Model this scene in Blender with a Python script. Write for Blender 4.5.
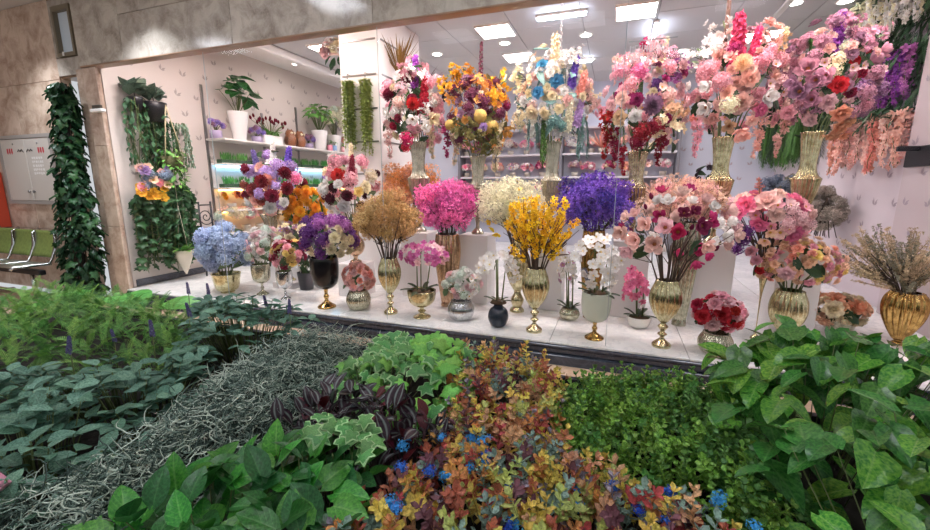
import bpy, math, random
import numpy as np
from mathutils import Vector, Matrix, Quaternion, Euler

for o in list(bpy.data.objects): bpy.data.objects.remove(o)
scene = bpy.context.scene
COL = scene.collection
rnd = random.Random(7)
PI = math.pi

# ------------------------------------------------------------ camera
cam_d = bpy.data.cameras.new('camera')
cam_d.sensor_width = 36.0
cam_d.lens = 36.0 * 415.0 / 930.0
cam_d.clip_start = 0.05
cam = bpy.data.objects.new('camera', cam_d)
cam.location = (0, 0, 1.6)
cam.rotation_euler = (math.radians(90 - 10.9), 0, math.radians(19.7))
COL.objects.link(cam)
scene.camera = cam

# ------------------------------------------------------------ world and exposure
world = bpy.data.worlds.new('world')
scene.world = world
world.use_nodes = True
bg = world.node_tree.nodes['Background']
bg.inputs[0].default_value = (0.93, 0.96, 1.0, 1)
bg.inputs[1].default_value = 0.55
scene.view_settings.view_transform = 'Standard'
scene.view_settings.look = 'None'
scene.view_settings.gamma = 1.0
scene.view_settings.use_curve_mapping = False
scene.view_settings.exposure = 0.26

# brightness of the lamps built further down; the fill over the ledge is added
PANEL_E, TUBE_E, DOWN_E, MALL_E, LEDGE_FILL_E = 30.0, 45.0, 25.0, 11.5, 46.0

# ------------------------------------------------------------ materials
def srgb(h):
    h = h.lstrip('#')
    c = [int(h[i:i + 2], 16) / 255 for i in (0, 2, 4)]
    return tuple(((x / 12.92) if x <= 0.04045 else ((x + 0.055) / 1.055) ** 2.4) for x in c) + (1.0,)

PAL = dict(paleblue='#b3c2de', greyleaf='#6f8560', darkleaf='#2f4a2a', leafgreen='#4d7c33', bluegreen='#78a09b', olive='#7a7340',
    greyleafd='#8d8c78', palepink='#f3ccd0', white='#f6f2ec', mint='#cfdcd0', burgundy='#8a2038', darkburgundy='#5a1626', pink='#f4b4c0',
    butter='#f1d68e', cream='#f2e3c3', mauve='#b288a0', purple='#7c468e', orchid='#b672b4', salmon='#f7c4b8', dried='#cda873',
    driedpale='#d6b888', orchidpink='#d070a8', yellow='#f9cb2a', dustyblue='#95a2b6', candypink='#ef88ac', blush='#f6cfc6',
    magenta='#c43a74', plum='#8c3258', red='#c42f40', peach='#f8d0b2', coral='#f6ae9c', apricot='#f8bd9a', peachhot='#f8b090',
    heather='#cbb898', lilac='#c6a9dc', lavender='#a58fd6', violet='#8460c6', deepviolet='#6242a8', rust='#a8524a', orange='#f7b838',
    orangepale='#efae62', burntorange='#eeb066', hotpink='#f080bc', fuchsia='#e468ae', ivory='#f3ecd2', peachmist='#f7cfb8', blushmist='#eec0bc',
    purplev='#9c4eb0', crimson='#b82038', hotred='#d0304c', hotred2='#d8307a', plumd='#84405e', magentad='#a83068', blackplum='#3a2432', mauved='#8c6a84',
    mauvep='#b48ab0', champ='#e2bf9c', burgundyb='#9a1a34', candyhot='#e8588e', dustypink='#dba4b8', blue='#5fa8cf')

class NT:
    def __init__(s, name):
        s.m = bpy.data.materials.new(name)
        s.m.use_nodes = True
        s.t = s.m.node_tree
        s.b = s.t.nodes['Principled BSDF']
        s.out = s.t.nodes['Material Output']
    def n(s, typ, props=None, **ins):
        nd = s.t.nodes.new(typ)
        for k, v in (props or {}).items(): setattr(nd, k, v)
        for k, v in ins.items():
            key = int(k[1:]) if k[0] == 'i' and k[1:].isdigit() else k.replace('_', ' ')
            if hasattr(v, 'is_linked'): s.t.links.new(v, nd.inputs[key])
            else: nd.inputs[key].default_value = v
        return nd
    def set(s, **ins):
        for k, v in ins.items():
            key = k.replace('_', ' ')
            if hasattr(v, 'is_linked'): s.t.links.new(v, s.b.inputs[key])
            else: s.b.inputs[key].default_value = v
        return s
    def math(s, op, a, b=0.0, c=None):
        kw = dict(i0=a, i1=b)
        if c is not None: kw['i2'] = c
        return s.n('ShaderNodeMath', {'operation': op}, **kw).outputs[0]
    def mix(s, f, a, b, blend='MIX'):
        nd = s.n('ShaderNodeMix', {'data_type': 'RGBA', 'blend_type': blend})
        for i, v in ((0, f), (6, a), (7, b)):
            if hasattr(v, 'is_linked'): s.t.links.new(v, nd.inputs[i])
            else: nd.inputs[i].default_value = v
        return nd.outputs[2]
    def vary(s, col, amt=0.2, hue=0.012):
        oi = s.n('ShaderNodeObjectInfo')
        r = oi.outputs['Random']
        v = s.math('MULTIPLY_ADD', r, amt * 2, 1 - amt)
        r2 = s.math('FRACT', s.math('MULTIPLY', r, 17.3))
        h = s.math('MULTIPLY_ADD', r2, hue * 2, 0.5 - hue)
        hs = s.n('ShaderNodeHueSaturation', None, Hue=h, Value=v, Color=col)
        return hs.outputs[0]
    def ramp(s, fac, stops):
        nd = s.n('ShaderNodeValToRGB', None, Fac=fac)
        e = nd.color_ramp.elements
        while len(e) < len(stops): e.new(0.5)
        for x, (p, c) in zip(e, stops): x.position = p; x.color = c
        return nd.outputs[0]
    def translucent(s, col, f):
        tr = s.n('ShaderNodeBsdfTranslucent', None, Color=col)
        mx = s.n('ShaderNodeMixShader', None, i0=f)
        s.t.links.new(s.b.outputs[0], mx.inputs[1]); s.t.links.new(tr.outputs[0], mx.inputs[2])
        s.t.links.new(mx.outputs[0], s.out.inputs[0])

MC = {}
def mat(key, fn):
    if key not in MC: MC[key] = fn()
    return MC[key]

def petal(col):
    def f():
        t = NT('petal ' + col)
        tc = t.n('ShaderNodeTexCoord')
        nz = t.n('ShaderNodeTexNoise', None, Vector=tc.outputs['Object'], Scale=3.0, Detail=2.0)
        c0 = srgb(PAL[col])
        c1 = tuple(min(1, x * 1.15 + 0.02) for x in c0[:3]) + (1,)
        c2 = tuple(x * 0.84 for x in c0[:3]) + (1,)
        uv = t.n('ShaderNodeUVMap'); sp = t.n('ShaderNodeSeparateXYZ', None, Vector=uv.outputs[0])
        deep = tuple(x ** 1.25 * 0.82 for x in c0[:3]) + (1,)   # shade painted into the colour: petals darken towards the flower heart
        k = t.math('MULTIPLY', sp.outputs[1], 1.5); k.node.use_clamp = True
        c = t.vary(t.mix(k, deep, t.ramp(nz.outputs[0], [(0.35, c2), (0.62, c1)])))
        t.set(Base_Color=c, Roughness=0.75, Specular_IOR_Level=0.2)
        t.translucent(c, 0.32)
        return t.m
    return mat('petal ' + col, f)

def leafmat(name, c_dark, c_light, c_vein, rough=0.45, vein=0.35, side=8.0, edge=None, stripe=None, spec=0.4):
    def f():
        t = NT(name)
        uv = t.n('ShaderNodeUVMap')
        sp = t.n('ShaderNodeSeparateXYZ', None, Vector=uv.outputs[0])
        a = t.math('MULTIPLY', t.math('ABSOLUTE', t.math('SUBTRACT', sp.outputs[0], 0.5)), 2.0)
        tc = t.n('ShaderNodeTexCoord')
        oi = t.n('ShaderNodeObjectInfo')
        off = t.n('ShaderNodeVectorMath', {'operation': 'ADD'}, i0=tc.outputs['Object'], i1=oi.outputs['Location'])
        nz = t.n('ShaderNodeTexNoise', None, Vector=off.outputs[0], Scale=14.0, Detail=3.0)
        col = t.ramp(nz.outputs[0], [(0.35, srgb(c_dark)), (0.68, srgb(c_light))])
        mid = t.math('SUBTRACT', 1.0, t.math('MULTIPLY', a, 9.0)); mid.node.use_clamp = True
        w = t.math('SINE', t.math('MULTIPLY', t.math('SUBTRACT', t.math('MULTIPLY', sp.outputs[1], side), t.math('MULTIPLY', a, 2.2)), 6.283))
        sv = t.math('MULTIPLY', t.math('SUBTRACT', w, 0.82), 4.0); sv.node.use_clamp = True
        fac = t.math('MULTIPLY', t.math('MAXIMUM', mid, t.math('MULTIPLY', sv, 0.6)), vein)
        col = t.mix(fac, col, srgb(c_vein))
        if stripe:
            st = t.math('SUBTRACT', 1.0, t.math('MULTIPLY', t.math('ABSOLUTE', t.math('SUBTRACT', a, 0.45)), 5.0)); st.node.use_clamp = True
            col = t.mix(st, col, srgb(stripe))
        if edge:
            eg = t.math('MULTIPLY', t.math('SUBTRACT', t.math('ADD', a, t.math('MULTIPLY', nz.outputs[0], 0.5)), 0.85), 5.0); eg.node.use_clamp = True
            col = t.mix(eg, col, srgb(edge))
        col = t.vary(col, 0.22, 0.015)
        bp = t.n('ShaderNodeBump', None, Strength=0.25, Distance=0.004, Height=t.math('MULTIPLY', fac, -1.0))
        t.set(Base_Color=col, Roughness=rough, Specular_IOR_Level=spec, Normal=bp.outputs[0])
        t.translucent(col, 0.18)
        return t.m
    return mat(name, f)

def plain(name, col, rough=0.5, metal=0.0, bump=0.0, bscale=40.0, vary=0.0, spec=0.5, noise=0.0):
    def f():
        t = NT(name)
        c = srgb(col)
        if noise:
            tc = t.n('ShaderNodeTexCoord')
            nz = t.n('ShaderNodeTexNoise', None, Vector=tc.outputs['Object'], Scale=bscale, Detail=4.0)
            c = t.ramp(nz.outputs[0], [(0.3, tuple(x * (1 - noise) for x in c[:3]) + (1,)), (0.7, tuple(min(1, x * (1 + noise * 0.6)) for x in c[:3]) + (1,))])
        if vary: c = t.vary(c, vary)
        t.set(Base_Color=c, Roughness=rough, Metallic=metal, Specular_IOR_Level=spec)
        if bump:
            tc = t.n('ShaderNodeTexCoord')
            nz = t.n('ShaderNodeTexNoise', None, Vector=tc.outputs['Object'], Scale=bscale, Detail=4.0)
            bp = t.n('ShaderNodeBump', None, Strength=bump, Distance=0.01, Height=nz.outputs[0])
            t.set(Normal=bp.outputs[0])
        return t.m
    return mat(name, f)

def emit(name, col, e):
    def f():
        t = NT(name)
        t.set(Base_Color=srgb('#ffffff'), Emission_Color=srgb(col), Emission_Strength=e)
        return t.m
    return mat(name, f)

def marble(name, base, dark, vein, rough=0.18, scale=1.3, amt=0.5, vary=0.06):
    def f():
        t = NT(name)
        tc = t.n('ShaderNodeTexCoord')
        oi = t.n('ShaderNodeObjectInfo')
        k = t.n('ShaderNodeVectorMath', {'operation': 'SCALE'}, i0=oi.outputs['Location'], Scale=1.7)
        v = t.n('ShaderNodeVectorMath', {'operation': 'ADD'}, i0=tc.outputs['Object'], i1=k.outputs[0]).outputs[0]
        n1 = t.n('ShaderNodeTexNoise', None, Vector=v, Scale=scale, Detail=7.0, Roughness=0.62, Distortion=0.6)
        n2 = t.n('ShaderNodeTexNoise', None, Vector=v, Scale=scale * 2.2, Detail=6.0, Roughness=0.6, Distortion=1.6)
        c = t.ramp(n1.outputs[0], [(0.32, srgb(dark)), (0.6, srgb(base))])
        ln = t.math('SUBTRACT', 1.0, t.math('MULTIPLY', t.math('ABSOLUTE', t.math('SUBTRACT', n2.outputs[0], 0.5)), 22.0)); ln.node.use_clamp = True
        c = t.mix(t.math('MULTIPLY', ln, amt), c, srgb(vein))
        c = t.vary(c, vary, 0.005)
        t.set(Base_Color=c, Roughness=rough, Specular_IOR_Level=0.5)
        return t.m
    return mat(name, f)

def glassmat(name, tint, refl=0.06, rough=0.02):
    def f():
        t = NT(name)
        tr = t.n('ShaderNodeBsdfTransparent', None, Color=srgb(tint))
        gl = t.n('ShaderNodeBsdfGlossy', None, Color=(1, 1, 1, 1), Roughness=rough)
        lw = t.n('ShaderNodeLayerWeight', None, Blend=0.5)
        k = t.math('MULTIPLY_ADD', t.math('POWER', lw.outputs['Facing'], 5.0), 0.5, refl)
        mx = t.n('ShaderNodeMixShader', None, i0=k)
        t.t.links.new(tr.outputs[0], mx.inputs[1]); t.t.links.new(gl.outputs[0], mx.inputs[2])
        t.t.links.new(mx.outputs[0], t.out.inputs[0])
        return t.m
    return mat(name, f)

def vasemat(kind):
    spec = dict(gold=('#d9d0a8', '#a0925f', 0.2, 0.9), amber=('#d0ab66', '#8c6a30', 0.18, 0.95), rosegold=('#d2b294', '#9c7c5e', 0.22, 0.9),
        champagne=('#d6c4a4', '#a38e6c', 0.25, 0.85), mercury=('#cdcab4', '#8b8a70', 0.2, 0.85), silver=('#d4d6d6', '#90959a', 0.12, 1.0),
        clearglass=('#d0c7b0', '#a09a86', 0.12, 0.7))
    if kind in spec:
        a, b, r, me = spec[kind]
        def f():
            t = NT('vase ' + kind)
            tc = t.n('ShaderNodeTexCoord')
            nz = t.n('ShaderNodeTexNoise', None, Vector=tc.outputs['Object'], Scale=22.0, Detail=5.0, Roughness=0.7)
            c = t.ramp(nz.outputs[0], [(0.34, srgb(b)), (0.58, srgb(a))])
            t.set(Base_Color=c, Metallic=me, Roughness=r, Coat_Weight=0.3, Coat_Roughness=0.05)
            return t.m
        return mat('vase ' + kind, f)
    d = dict(blackglass=('#1c1a1c', 0.12), charcoal=('#4a4a50', 0.5), inkglass=('#26303e', 0.08), celadon=('#c9d2c2', 0.12), whiteglaze=('#eeece6', 0.15), greyglaze=('#9aa0a2', 0.3))
    c, r = d[kind]
    return plain('vase ' + kind, c, r, noise=0.25 if kind in ('inkglass', 'blackglass') else 0, bscale=18)

# ------------------------------------------------------------ mesh builder
def rotx(a): c, s = math.cos(a), math.sin(a); return np.array([[1, 0, 0], [0, c, -s], [0, s, c]])
def roty(a): c, s = math.cos(a), math.sin(a); return np.array([[c, 0, s], [0, 1, 0], [-s, 0, c]])
def rotz(a): c, s = math.cos(a), math.sin(a); return np.array([[c, -s, 0], [s, c, 0], [0, 0, 1]])
def basis(d, spin=0.0):
    d = np.array(d, float); d /= (np.linalg.norm(d) + 1e-9)
    h = np.array([0, 0, 1.0]) if abs(d[2]) < 0.95 else np.array([1.0, 0, 0])
    x = np.cross(h, d); x /= np.linalg.norm(x); y = np.cross(d, x)
    return np.stack([x, y, d], axis=1) @ rotz(spin)
def rdir(r=rnd, up=-1.0):
    while True:
        v = np.array([r.uniform(-1, 1), r.uniform(-1, 1), r.uniform(-1, 1)])
        n = np.linalg.norm(v)
        if 0.1 < n < 1 and v[2] / n >= up: return v / n

class MB:
    def __init__(s): s.V = []; s.F = []; s.I = []; s.U = []; s.n = 0
    def add(s, v, f, mi=0, uv=None):
        v = np.asarray(v, float)
        s.V.append(v)
        for fc in f: s.F.append([i + s.n for i in fc]); s.I.append(mi)
        s.U.append(np.zeros((len(v), 2)) if uv is None else np.asarray(uv, float))
        s.n += len(v)
        return s
    def petal(s, L, W, cup=0.3, curl=0.2, M=None, o=(0, 0, 0), nx=2, ny=3, tip=0.0, base=0.25, mi=0, ruffle=0.0, r=rnd):
        vs, uv = [], []
        for j in range(ny + 1):
            t = j / ny
            w = W * (base + (1 - base) * math.sin(min(1, t * 1.25) * PI / 2)) * (1 if t < 0.7 else math.sqrt(max(0.0, 1 - ((t - 0.7) / 0.3) ** 2 * (0.75 + 0.25 * tip))))
            for i in range(nx + 1):
                a = i / nx * 2 - 1
                vs.append((a * w * 0.5, L * t, cup * W * (a * a - 0.3) * 0.5 + curl * L * t * t + (r.uniform(-ruffle, ruffle) * L if t > 0.6 else 0)))
                uv.append((i / nx, t))
        v = np.array(vs)
        if M is not None: v = v @ np.asarray(M).T
        v = v + np.asarray(o, float)
        k = nx + 1
        return s.add(v, [(j * k + i, j * k + i + 1, (j + 1) * k + i + 1, (j + 1) * k + i) for j in range(ny) for i in range(nx)], mi, uv)
    def tube(s, pts, rad, n=5, mi=0, cap=True):
        pts = [np.array(p, float) for p in pts]
        if not hasattr(rad, '__len__'): rad = [rad] * len(pts)
        vs = []
        for i, p in enumerate(pts):
            d = pts[min(i + 1, len(pts) - 1)] - pts[max(i - 1, 0)]
            B = basis(d)
            for k in range(n):
                a = 2 * PI * k / n
                vs.append(p + rad[i] * (B[:, 0] * math.cos(a) + B[:, 1] * math.sin(a)))
        f = [(i * n + k, i * n + (k + 1) % n, (i + 1) * n + (k + 1) % n, (i + 1) * n + k) for i in range(len(pts) - 1) for k in range(n)]
        if cap and n > 2: f += [tuple(range(n - 1, -1, -1)), tuple((len(pts) - 1) * n + k for k in range(n))]
        return s.add(vs, f, mi)
    def lathe(s, prof, n=32, ribs=0, amp=0.0, mi=0, o=(0, 0, 0), ribz=None, capb=True, twist=0.0):
        vs = []
        for (r, z) in prof:
            a0 = amp if (ribz is None or ribz[0] <= z <= ribz[1]) else 0
            for k in range(n):
                a = 2 * PI * k / n
                rr = r * (1 + (a0 * (abs(math.cos(a * ribs / 2 + twist * z)) - 0.5) if ribs else 0))
                vs.append((rr * math.cos(a) + o[0], rr * math.sin(a) + o[1], z + o[2]))
        f = [(i * n + k, i * n + (k + 1) % n, (i + 1) * n + (k + 1) % n, (i + 1) * n + k) for i in range(len(prof) - 1) for k in range(n)]
        if capb: f.append(tuple(range(n - 1, -1, -1)))
        return s.add(vs, f, mi)
    def box(s, lo, hi, mi=0):
        x0, y0, z0 = lo; x1, y1, z1 = hi
        return s.add([(x0, y0, z0), (x1, y0, z0), (x1, y1, z0), (x0, y1, z0), (x0, y0, z1), (x1, y0, z1), (x1, y1, z1), (x0, y1, z1)],
            [(3, 2, 1, 0), (4, 5, 6, 7), (0, 1, 5, 4), (1, 2, 6, 5), (2, 3, 7, 6), (3, 0, 4, 7)], mi)
    def bbox(s, lo, hi, b=0.006, mi=0):
        """box with chamfered edges"""
        x0, y0, z0 = lo; x1, y1, z1 = hi
        vs = []
        for z, i in ((z0, b), (z0 + b, 0), (z1 - b, 0), (z1, b)):
            c = b if i == 0 else b + b
            for (sx, sy) in ((0, 0), (1, 0), (1, 1), (0, 1)):
                X = (x0 + i) if sx == 0 else (x1 - i); Y = (y0 + i) if sy == 0 else (y1 - i)
                ex = b if sx == 0 else -b; ey = b if sy == 0 else -b
                pa = (X + ex, Y, z); pb = (X, Y + ey, z)
                vs += [pb, pa] if (sx, sy) in ((0, 0), (1, 1)) else [pa, pb]
        f = [(i * 8 + k, i * 8 + (k + 1) % 8, (i + 1) * 8 + (k + 1) % 8, (i + 1) * 8 + k) for i in range(3) for k in range(8)]
        f += [tuple(range(7, -1, -1)), tuple(24 + k for k in range(8))]
        return s.add(vs, f, mi)
    def ball(s, r, o=(0, 0, 0), n=8, m=6, mi=0, sq=1.0):
        return s.lathe([(max(1e-3, r * math.sin(PI * i / m)), -r * sq * math.cos(PI * i / m)) for i in range(m + 1)], n, o=o, mi=mi, capb=False)
    def mesh(s, name, mats, smooth=True):
        me = bpy.data.meshes.new(name)
        V = np.concatenate(s.V) if s.V else np.zeros((0, 3))
        me.from_pydata(V.tolist(), [], s.F)
        for m in (mats if isinstance(mats, (list, tuple)) else [mats]): me.materials.append(m)
        np_i = np.array(s.I, dtype=np.int32)
        me.polygons.foreach_set('material_index', np_i)
        me.polygons.foreach_set('use_smooth', np.full(len(s.F), smooth))
        U = np.concatenate(s.U)
        uvl = me.uv_layers.new(name='UVMap')
        li = np.zeros(len(me.loops), dtype=np.int32); me.loops.foreach_get('vertex_index', li)
        uvl.data.foreach_set('uv', U[li].ravel())
        me.update()
        return me

def link(name, data, parent=None, loc=None, rot=None, scale=None):
    o = bpy.data.objects.new(name, data)
    COL.objects.link(o)
    if parent is not None: o.parent = parent
    if loc is not None: o.location = loc
    if rot is not None:
        if isinstance(rot, Quaternion): o.rotation_mode = 'QUATERNION'; o.rotation_quaternion = rot
        else: o.rotation_euler = rot
    if scale is not None: o.scale = scale if hasattr(scale, '__len__') else (scale,) * 3
    return o
def thing(name, label, cat, loc=(0, 0, 0), rz=0.0, group=None):
    o = link(name, None, None, loc, (0, 0, rz))
    o.empty_display_size = 0.1
    return tag(o, label, cat, group)
def tag(o, label, cat, group=None):
    o['label'] = label; o['category'] = cat
    if group: o['group'] = group
    return o
def struct(o): o['kind'] = 'structure'; return o
def stuff(o): o['kind'] = 'stuff'; return o
def quat(d, spin=0.0, axis='Z', up='Y'):
    q = Vector(d).normalized().to_track_quat(axis, up)
    return q @ Quaternion((0, 0, 1), spin) if axis == 'Z' else q
def copy_tree(o, parent=None):
    c = o.copy(); COL.objects.link(c); c.parent = parent
    for ch in [x for x in ALLCH.get(o.name, [])]: copy_tree(ch, c)
    return c
ALLCH = {}
def sharedbox(cache, key, size, m, b=0.004):
    k = (key,) + tuple(round(x, 3) for x in size)
    if k not in cache:
        cache[k] = MB().bbox((0, 0, 0), size, b).mesh(key, m, False)
    return cache[k]

# ============================================================ THE SETTING
XL, XR, YF, YB, ZF, ZC = -6.25, 2.95, 3.63, 10.05, 0.2, 3.82
BXC = {}
m_floor = marble('mall floor stone', '#e2c8ae', '#c9a888', '#b08c6c', 0.16, 1.6, 0.3)
m_white = marble('white ledge marble', '#f5f4f1', '#dfe0de', '#b9bec2', 0.12, 2.2, 0.4)
m_beige = marble('beige wall marble', '#d3bcaa', '#a38674', '#e0cfc0', 0.16, 4.5, 0.2, 0.05)
m_grey = marble('grey fascia marble', '#bdb3a8', '#8b8076', '#d2cac0', 0.13, 4.5, 0.2, 0.05)
m_dark = marble('dark base stone', '#464c59', '#2b2f38', '#687080', 0.16, 2.0, 0.3)
m_soffit = plain('brown soffit stone', '#9c7c66', 0.3, noise=0.15, bscale=6)
m_wall = plain('pale wallpaper', '#cfc4bd', 0.7, bump=0.05, bscale=60)
m_wallr = plain('lilac wallpaper', '#d2c6cc', 0.7, bump=0.05, bscale=60)
m_wallb = plain('back wall paint', '#bfc3d2', 0.6)
m_ceil = plain('ceiling tile', '#c9c7c9', 0.75, vary=0.03, bump=0.03, bscale=120)
m_grid = plain('ceiling grid', '#8d8b8e', 0.6)
m_colw = plain('white laminate', '#eee9e6', 0.35)
m_steel = plain('brushed steel', '#8f8c8a', 0.3, 1.0)
m_black = plain('black metal', '#15151a', 0.4)

def slab_grid(name, parent, origin, ax, ay, an, nx, ny, sx, sy, th, m, gap=0.004):
    """thin slabs in a grid: origin corner, axes ax, ay, an (unit index strings), joints recessed"""
    for j in range(ny):
        for i in range(nx):
            size = [0, 0, 0]; loc = list(origin)
            size[ax] = sx - gap; size[ay] = sy - gap; size[an] = th
            loc[ax] += i * sx; loc[ay] += j * sy
            loc[an] += rnd.uniform(-0.0008, 0.0008)
            link(name, sharedbox(BXC, name, size, m, 0.003), parent, loc)

# floors
fl = struct(link('floor', MB().box((-12, -3, -0.1), (6, 3.6, -0.014)).mesh('floor', plain('floor joint', '#8a745f', 0.8), False)))
slab_grid('floor_tile', fl, (-11.6, -0.6, -0.014), 0, 1, 2, 19, 6, 0.8, 0.7, 0.014, m_floor)
fs = struct(link('floor_shop', MB().box((-6.6, 3.7, -0.1), (3.3, 10.1, ZF - 0.02)).mesh('floor_shop', plain('ledge joint', '#9a9a96', 0.8), False)))
slab_grid('marble_slab', fs, (-6.21, 3.63, ZF - 0.02), 0, 1, 2, 8, 6, 1.145, 0.72, 0.02, m_white)
link('floor_underlay', MB().box((-6.21, 7.95, ZF - 0.02), (2.95, 10.05, ZF - 0.001)).mesh('floor_underlay', m_white, False), fs)
# dark stone riser of the ledge in two steps
tr = struct(link('trim_1', MB().box((-6.2, 3.66, 0.0), (2.95, 3.72, ZF - 0.03)).mesh('trim_1', m_dark, False)))
for i in range(5):
    x0 = -6.2 + i * 1.83
    link('riser_nosing', MB().bbox((0, 0, 0), (1.826, 0.075, 0.028), 0.006).mesh('riser_nosing', m_dark, False), tr, (x0, 3.612, ZF - 0.05))
    link('riser_moulding', MB().bbox((0, 0, 0), (1.826, 0.05, 0.05), 0.008).mesh('riser_moulding', m_dark, False), tr, (x0, 3.632, ZF - 0.105))
    link('riser_base', MB().bbox((0, 0, 0), (1.826, 0.08, 0.092), 0.006).mesh('riser_base', m_dark, False), tr, (x0, 3.592, 0.0))

# shop walls
struct(link('wall_left', MB().box((XL - 0.12, 3.75, ZF - 0.02), (XL, YB, ZC + 0.1)).mesh('wall_left', m_wall, False)))
struct(link('wall_right', MB().box((XR, 3.7, -0.1), (XR + 0.12, YB, ZC + 0.1)).mesh('wall_right', m_wallr, False)))
struct(link('wall_back', MB().box((XL - 0.12, YB, -0.1), (XR + 0.12, YB + 0.12, ZC + 0.1)).mesh('wall_back', m_wallb, False)))
struct(link('trim_2', MB().bbox((XR - 0.13, 3.75, ZF), (XR + 0.0, 5.75, ZC), 0.01).mesh('trim_2', plain('pilaster paint', '#c6b7ba', 0.6), False)))
struct(link('baseboard_left', MB().bbox((XL, 3.78, ZF), (XL + 0.015, YB, ZF + 0.1), 0.004).mesh('baseboard_left', m_dark, False)))

def motifs(parent, m, pts, normal_axis, sgn):
    """small embossed leaf marks printed on the wallpaper"""
    b = MB()
    for (a, z) in pts:
        ang = rnd.uniform(-0.7, 0.7); s = rnd.uniform(0.075, 0.11)
        for side in (-1, 1):
            for k in range(2):
                q = ang + side * (0.5 + 0.35 * k)
                l = s * (1 - 0.25 * k); w = 0.014
                d = np.array([math.sin(q), math.cos(q)]); n = np.array([d[1], -d[0]])
                P = [np.zeros(2), d * l * 0.5 + n * w, d * l, d * l * 0.5 - n * w]
                P = [(p[0] + a, p[1] + z) for p in P]
                if normal_axis == 0: V = [(sgn * 0.0015, p[0], p[1]) for p in P]
                else: V = [(p[0], sgn * 0.0015, p[1]) for p in P]
                b.add(V, [(0, 1, 2, 3)])
    return b
pts = [(3.95 + 0.36 * i + (0.18 if j % 2 else 0) + rnd.uniform(-.04, .04), 0.5 + 0.3 * j + rnd.uniform(-.04, .04)) for i in range(16) for j in range(11)]
wl = bpy.data.objects['wall_left']
stuff(link('wallpaper_motif', motifs(wl, None, pts, 0, 1).mesh('wallpaper_motif', plain('motif grey', '#a59b96', 0.6), False), wl, (XL, 0, 0)))
wr = bpy.data.objects['wall_right']
pts = [(5.9 + 0.36 * i + (0.18 if j % 2 else 0), 0.5 + 0.3 * j + rnd.uniform(-.04, .04)) for i in range(11) for j in range(11)]
stuff(link('wallpaper_motif', motifs(wr, None, pts, 0, -1).mesh('wallpaper_motif', plain('motif mauve', '#a99aa4', 0.6), False), wr, (XR, 0, 0)))
pl = bpy.data.objects['trim_2']
pts = [(4.0 + 0.36 * i + (0.18 if j % 2 else 0), 0.5 + 0.3 * j) for i in range(5) for j in range(11)]
stuff(link('wallpaper_motif', motifs(pl, None, pts, 0, -1).mesh('wallpaper_motif', plain('motif mauve', '#a99aa4', 0.6), False), pl, (XR - 0.13, 0, 0)))
wb = bpy.data.objects['wall_back']
pts = [(0.9 + 0.36 * i + (0.18 if j % 2 else 0), 0.5 + 0.3 * j) for i in range(6) for j in range(11)]
stuff(link('wallpaper_motif', motifs(wb, None, pts, 1, -1).mesh('wallpaper_motif', plain('motif mauve', '#a99aa4', 0.6), False), wb, (0, YB, 0)))

# shop ceiling of square tiles
ce = struct(link('ceiling', MB().box((XL, 3.75, ZC + 0.012), (XR, YB, ZC + 0.1)).mesh('ceiling', m_grid, False)))
slab_grid('ceiling_tile', ce, (-5.35, 3.76, ZC), 0, 1, 2, 9, 7, 0.956, 0.9, 0.012, m_ceil, 0.012)
# lowered ceiling beam along the left wall
bk = struct(link('trim_3', MB().bbox((XL, 3.76, ZC - 0.0), (-5.4, YB, ZC + 0.02), 0.004).mesh('trim_3', m_colw, False)))
link('cornice', MB().bbox((0, 0, 0), (0.16, 6.2, 0.13), 0.02).mesh('cornice', m_colw, False), bk, (-5.5, 3.8, ZC - 0.13))

# white column with slat rails
cl = struct(link('trim_4', MB().bbox((-3.56, 5.0, ZF), (-2.96, 6.2, ZC), 0.012).mesh('trim_4', m_colw, False)))
for z in (3.42, 3.0, 2.58, 2.16, 1.74, 1.32):
    link('display_rail', MB().bbox((0, 0, 0), (0.52, 0.012, 0.022), 0.003).mesh('display_rail', m_steel, False), cl, (-3.52, 4.988, z))
    link('display_rail', MB().bbox((0, 0, 0), (0.012, 1.1, 0.022), 0.003).mesh('display_rail', m_steel, False), cl, (-2.96, 5.05, z))

# fascia over the window, stone slabs
SOF = 3.05
fa = struct(link('wall_fascia', MB().box((-6.45, 3.66, SOF + 0.02), (4.6, 3.76, 4.25)).mesh('wall_fascia', m_soffit, False)))
link('soffit', MB().bbox((-6.45, 3.635, SOF), (4.6, 3.76, SOF + 0.022), 0.004).mesh('soffit', m_soffit, False), fa)
xs = [-6.45, -5.62, -3.9, -2.2, -0.5, 1.2, 2.9, 4.6]
for i in range(len(xs) - 1):
    w = xs[i + 1] - xs[i] - 0.004
    if i == 0:
        link('stone_slab', MB().bbox((0, 0, 0), (w, 0.03, 1.15), 0.004).mesh('stone_slab', m_grey, False), fa, (xs[i], 3.635, SOF + 0.01)); continue
    link('stone_slab', MB().bbox((0, 0, 0), (w, 0.03, 0.496), 0.004).mesh('stone_slab', m_grey, False), fa, (xs[i], 3.634 + rnd.uniform(0, .001), SOF + 0.01))
    link('stone_slab', MB().bbox((0, 0, 0), (w, 0.03, 0.65), 0.004).mesh('stone_slab', m_grey, False), fa, (xs[i], 3.634 + rnd.uniform(0, .001), SOF + 0.51))
# stone pillar at the end of the shopfront
pi = struct(link('wall_pillar', MB().box((-6.62, 3.68, -0.02), (-6.27, 3.95, SOF)).mesh('wall_pillar', m_beige, False)))
z = 0.0
for h in (1.05, 1.05, 0.95):
    link('stone_slab', MB().bbox((0, 0, 0), (0.25, 0.03, h - 0.005), 0.004).mesh('stone_slab', m_beige, False), pi, (-6.44, 3.65, z)); z += h
link('door_frame_strip', MB().bbox((0, 0, 0), (0.05, 0.05, 2.9), 0.006).mesh('door_frame_strip', plain('dark bronze', '#4a4038', 0.4), False), pi, (-6.67, 3.70, 0))
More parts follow.
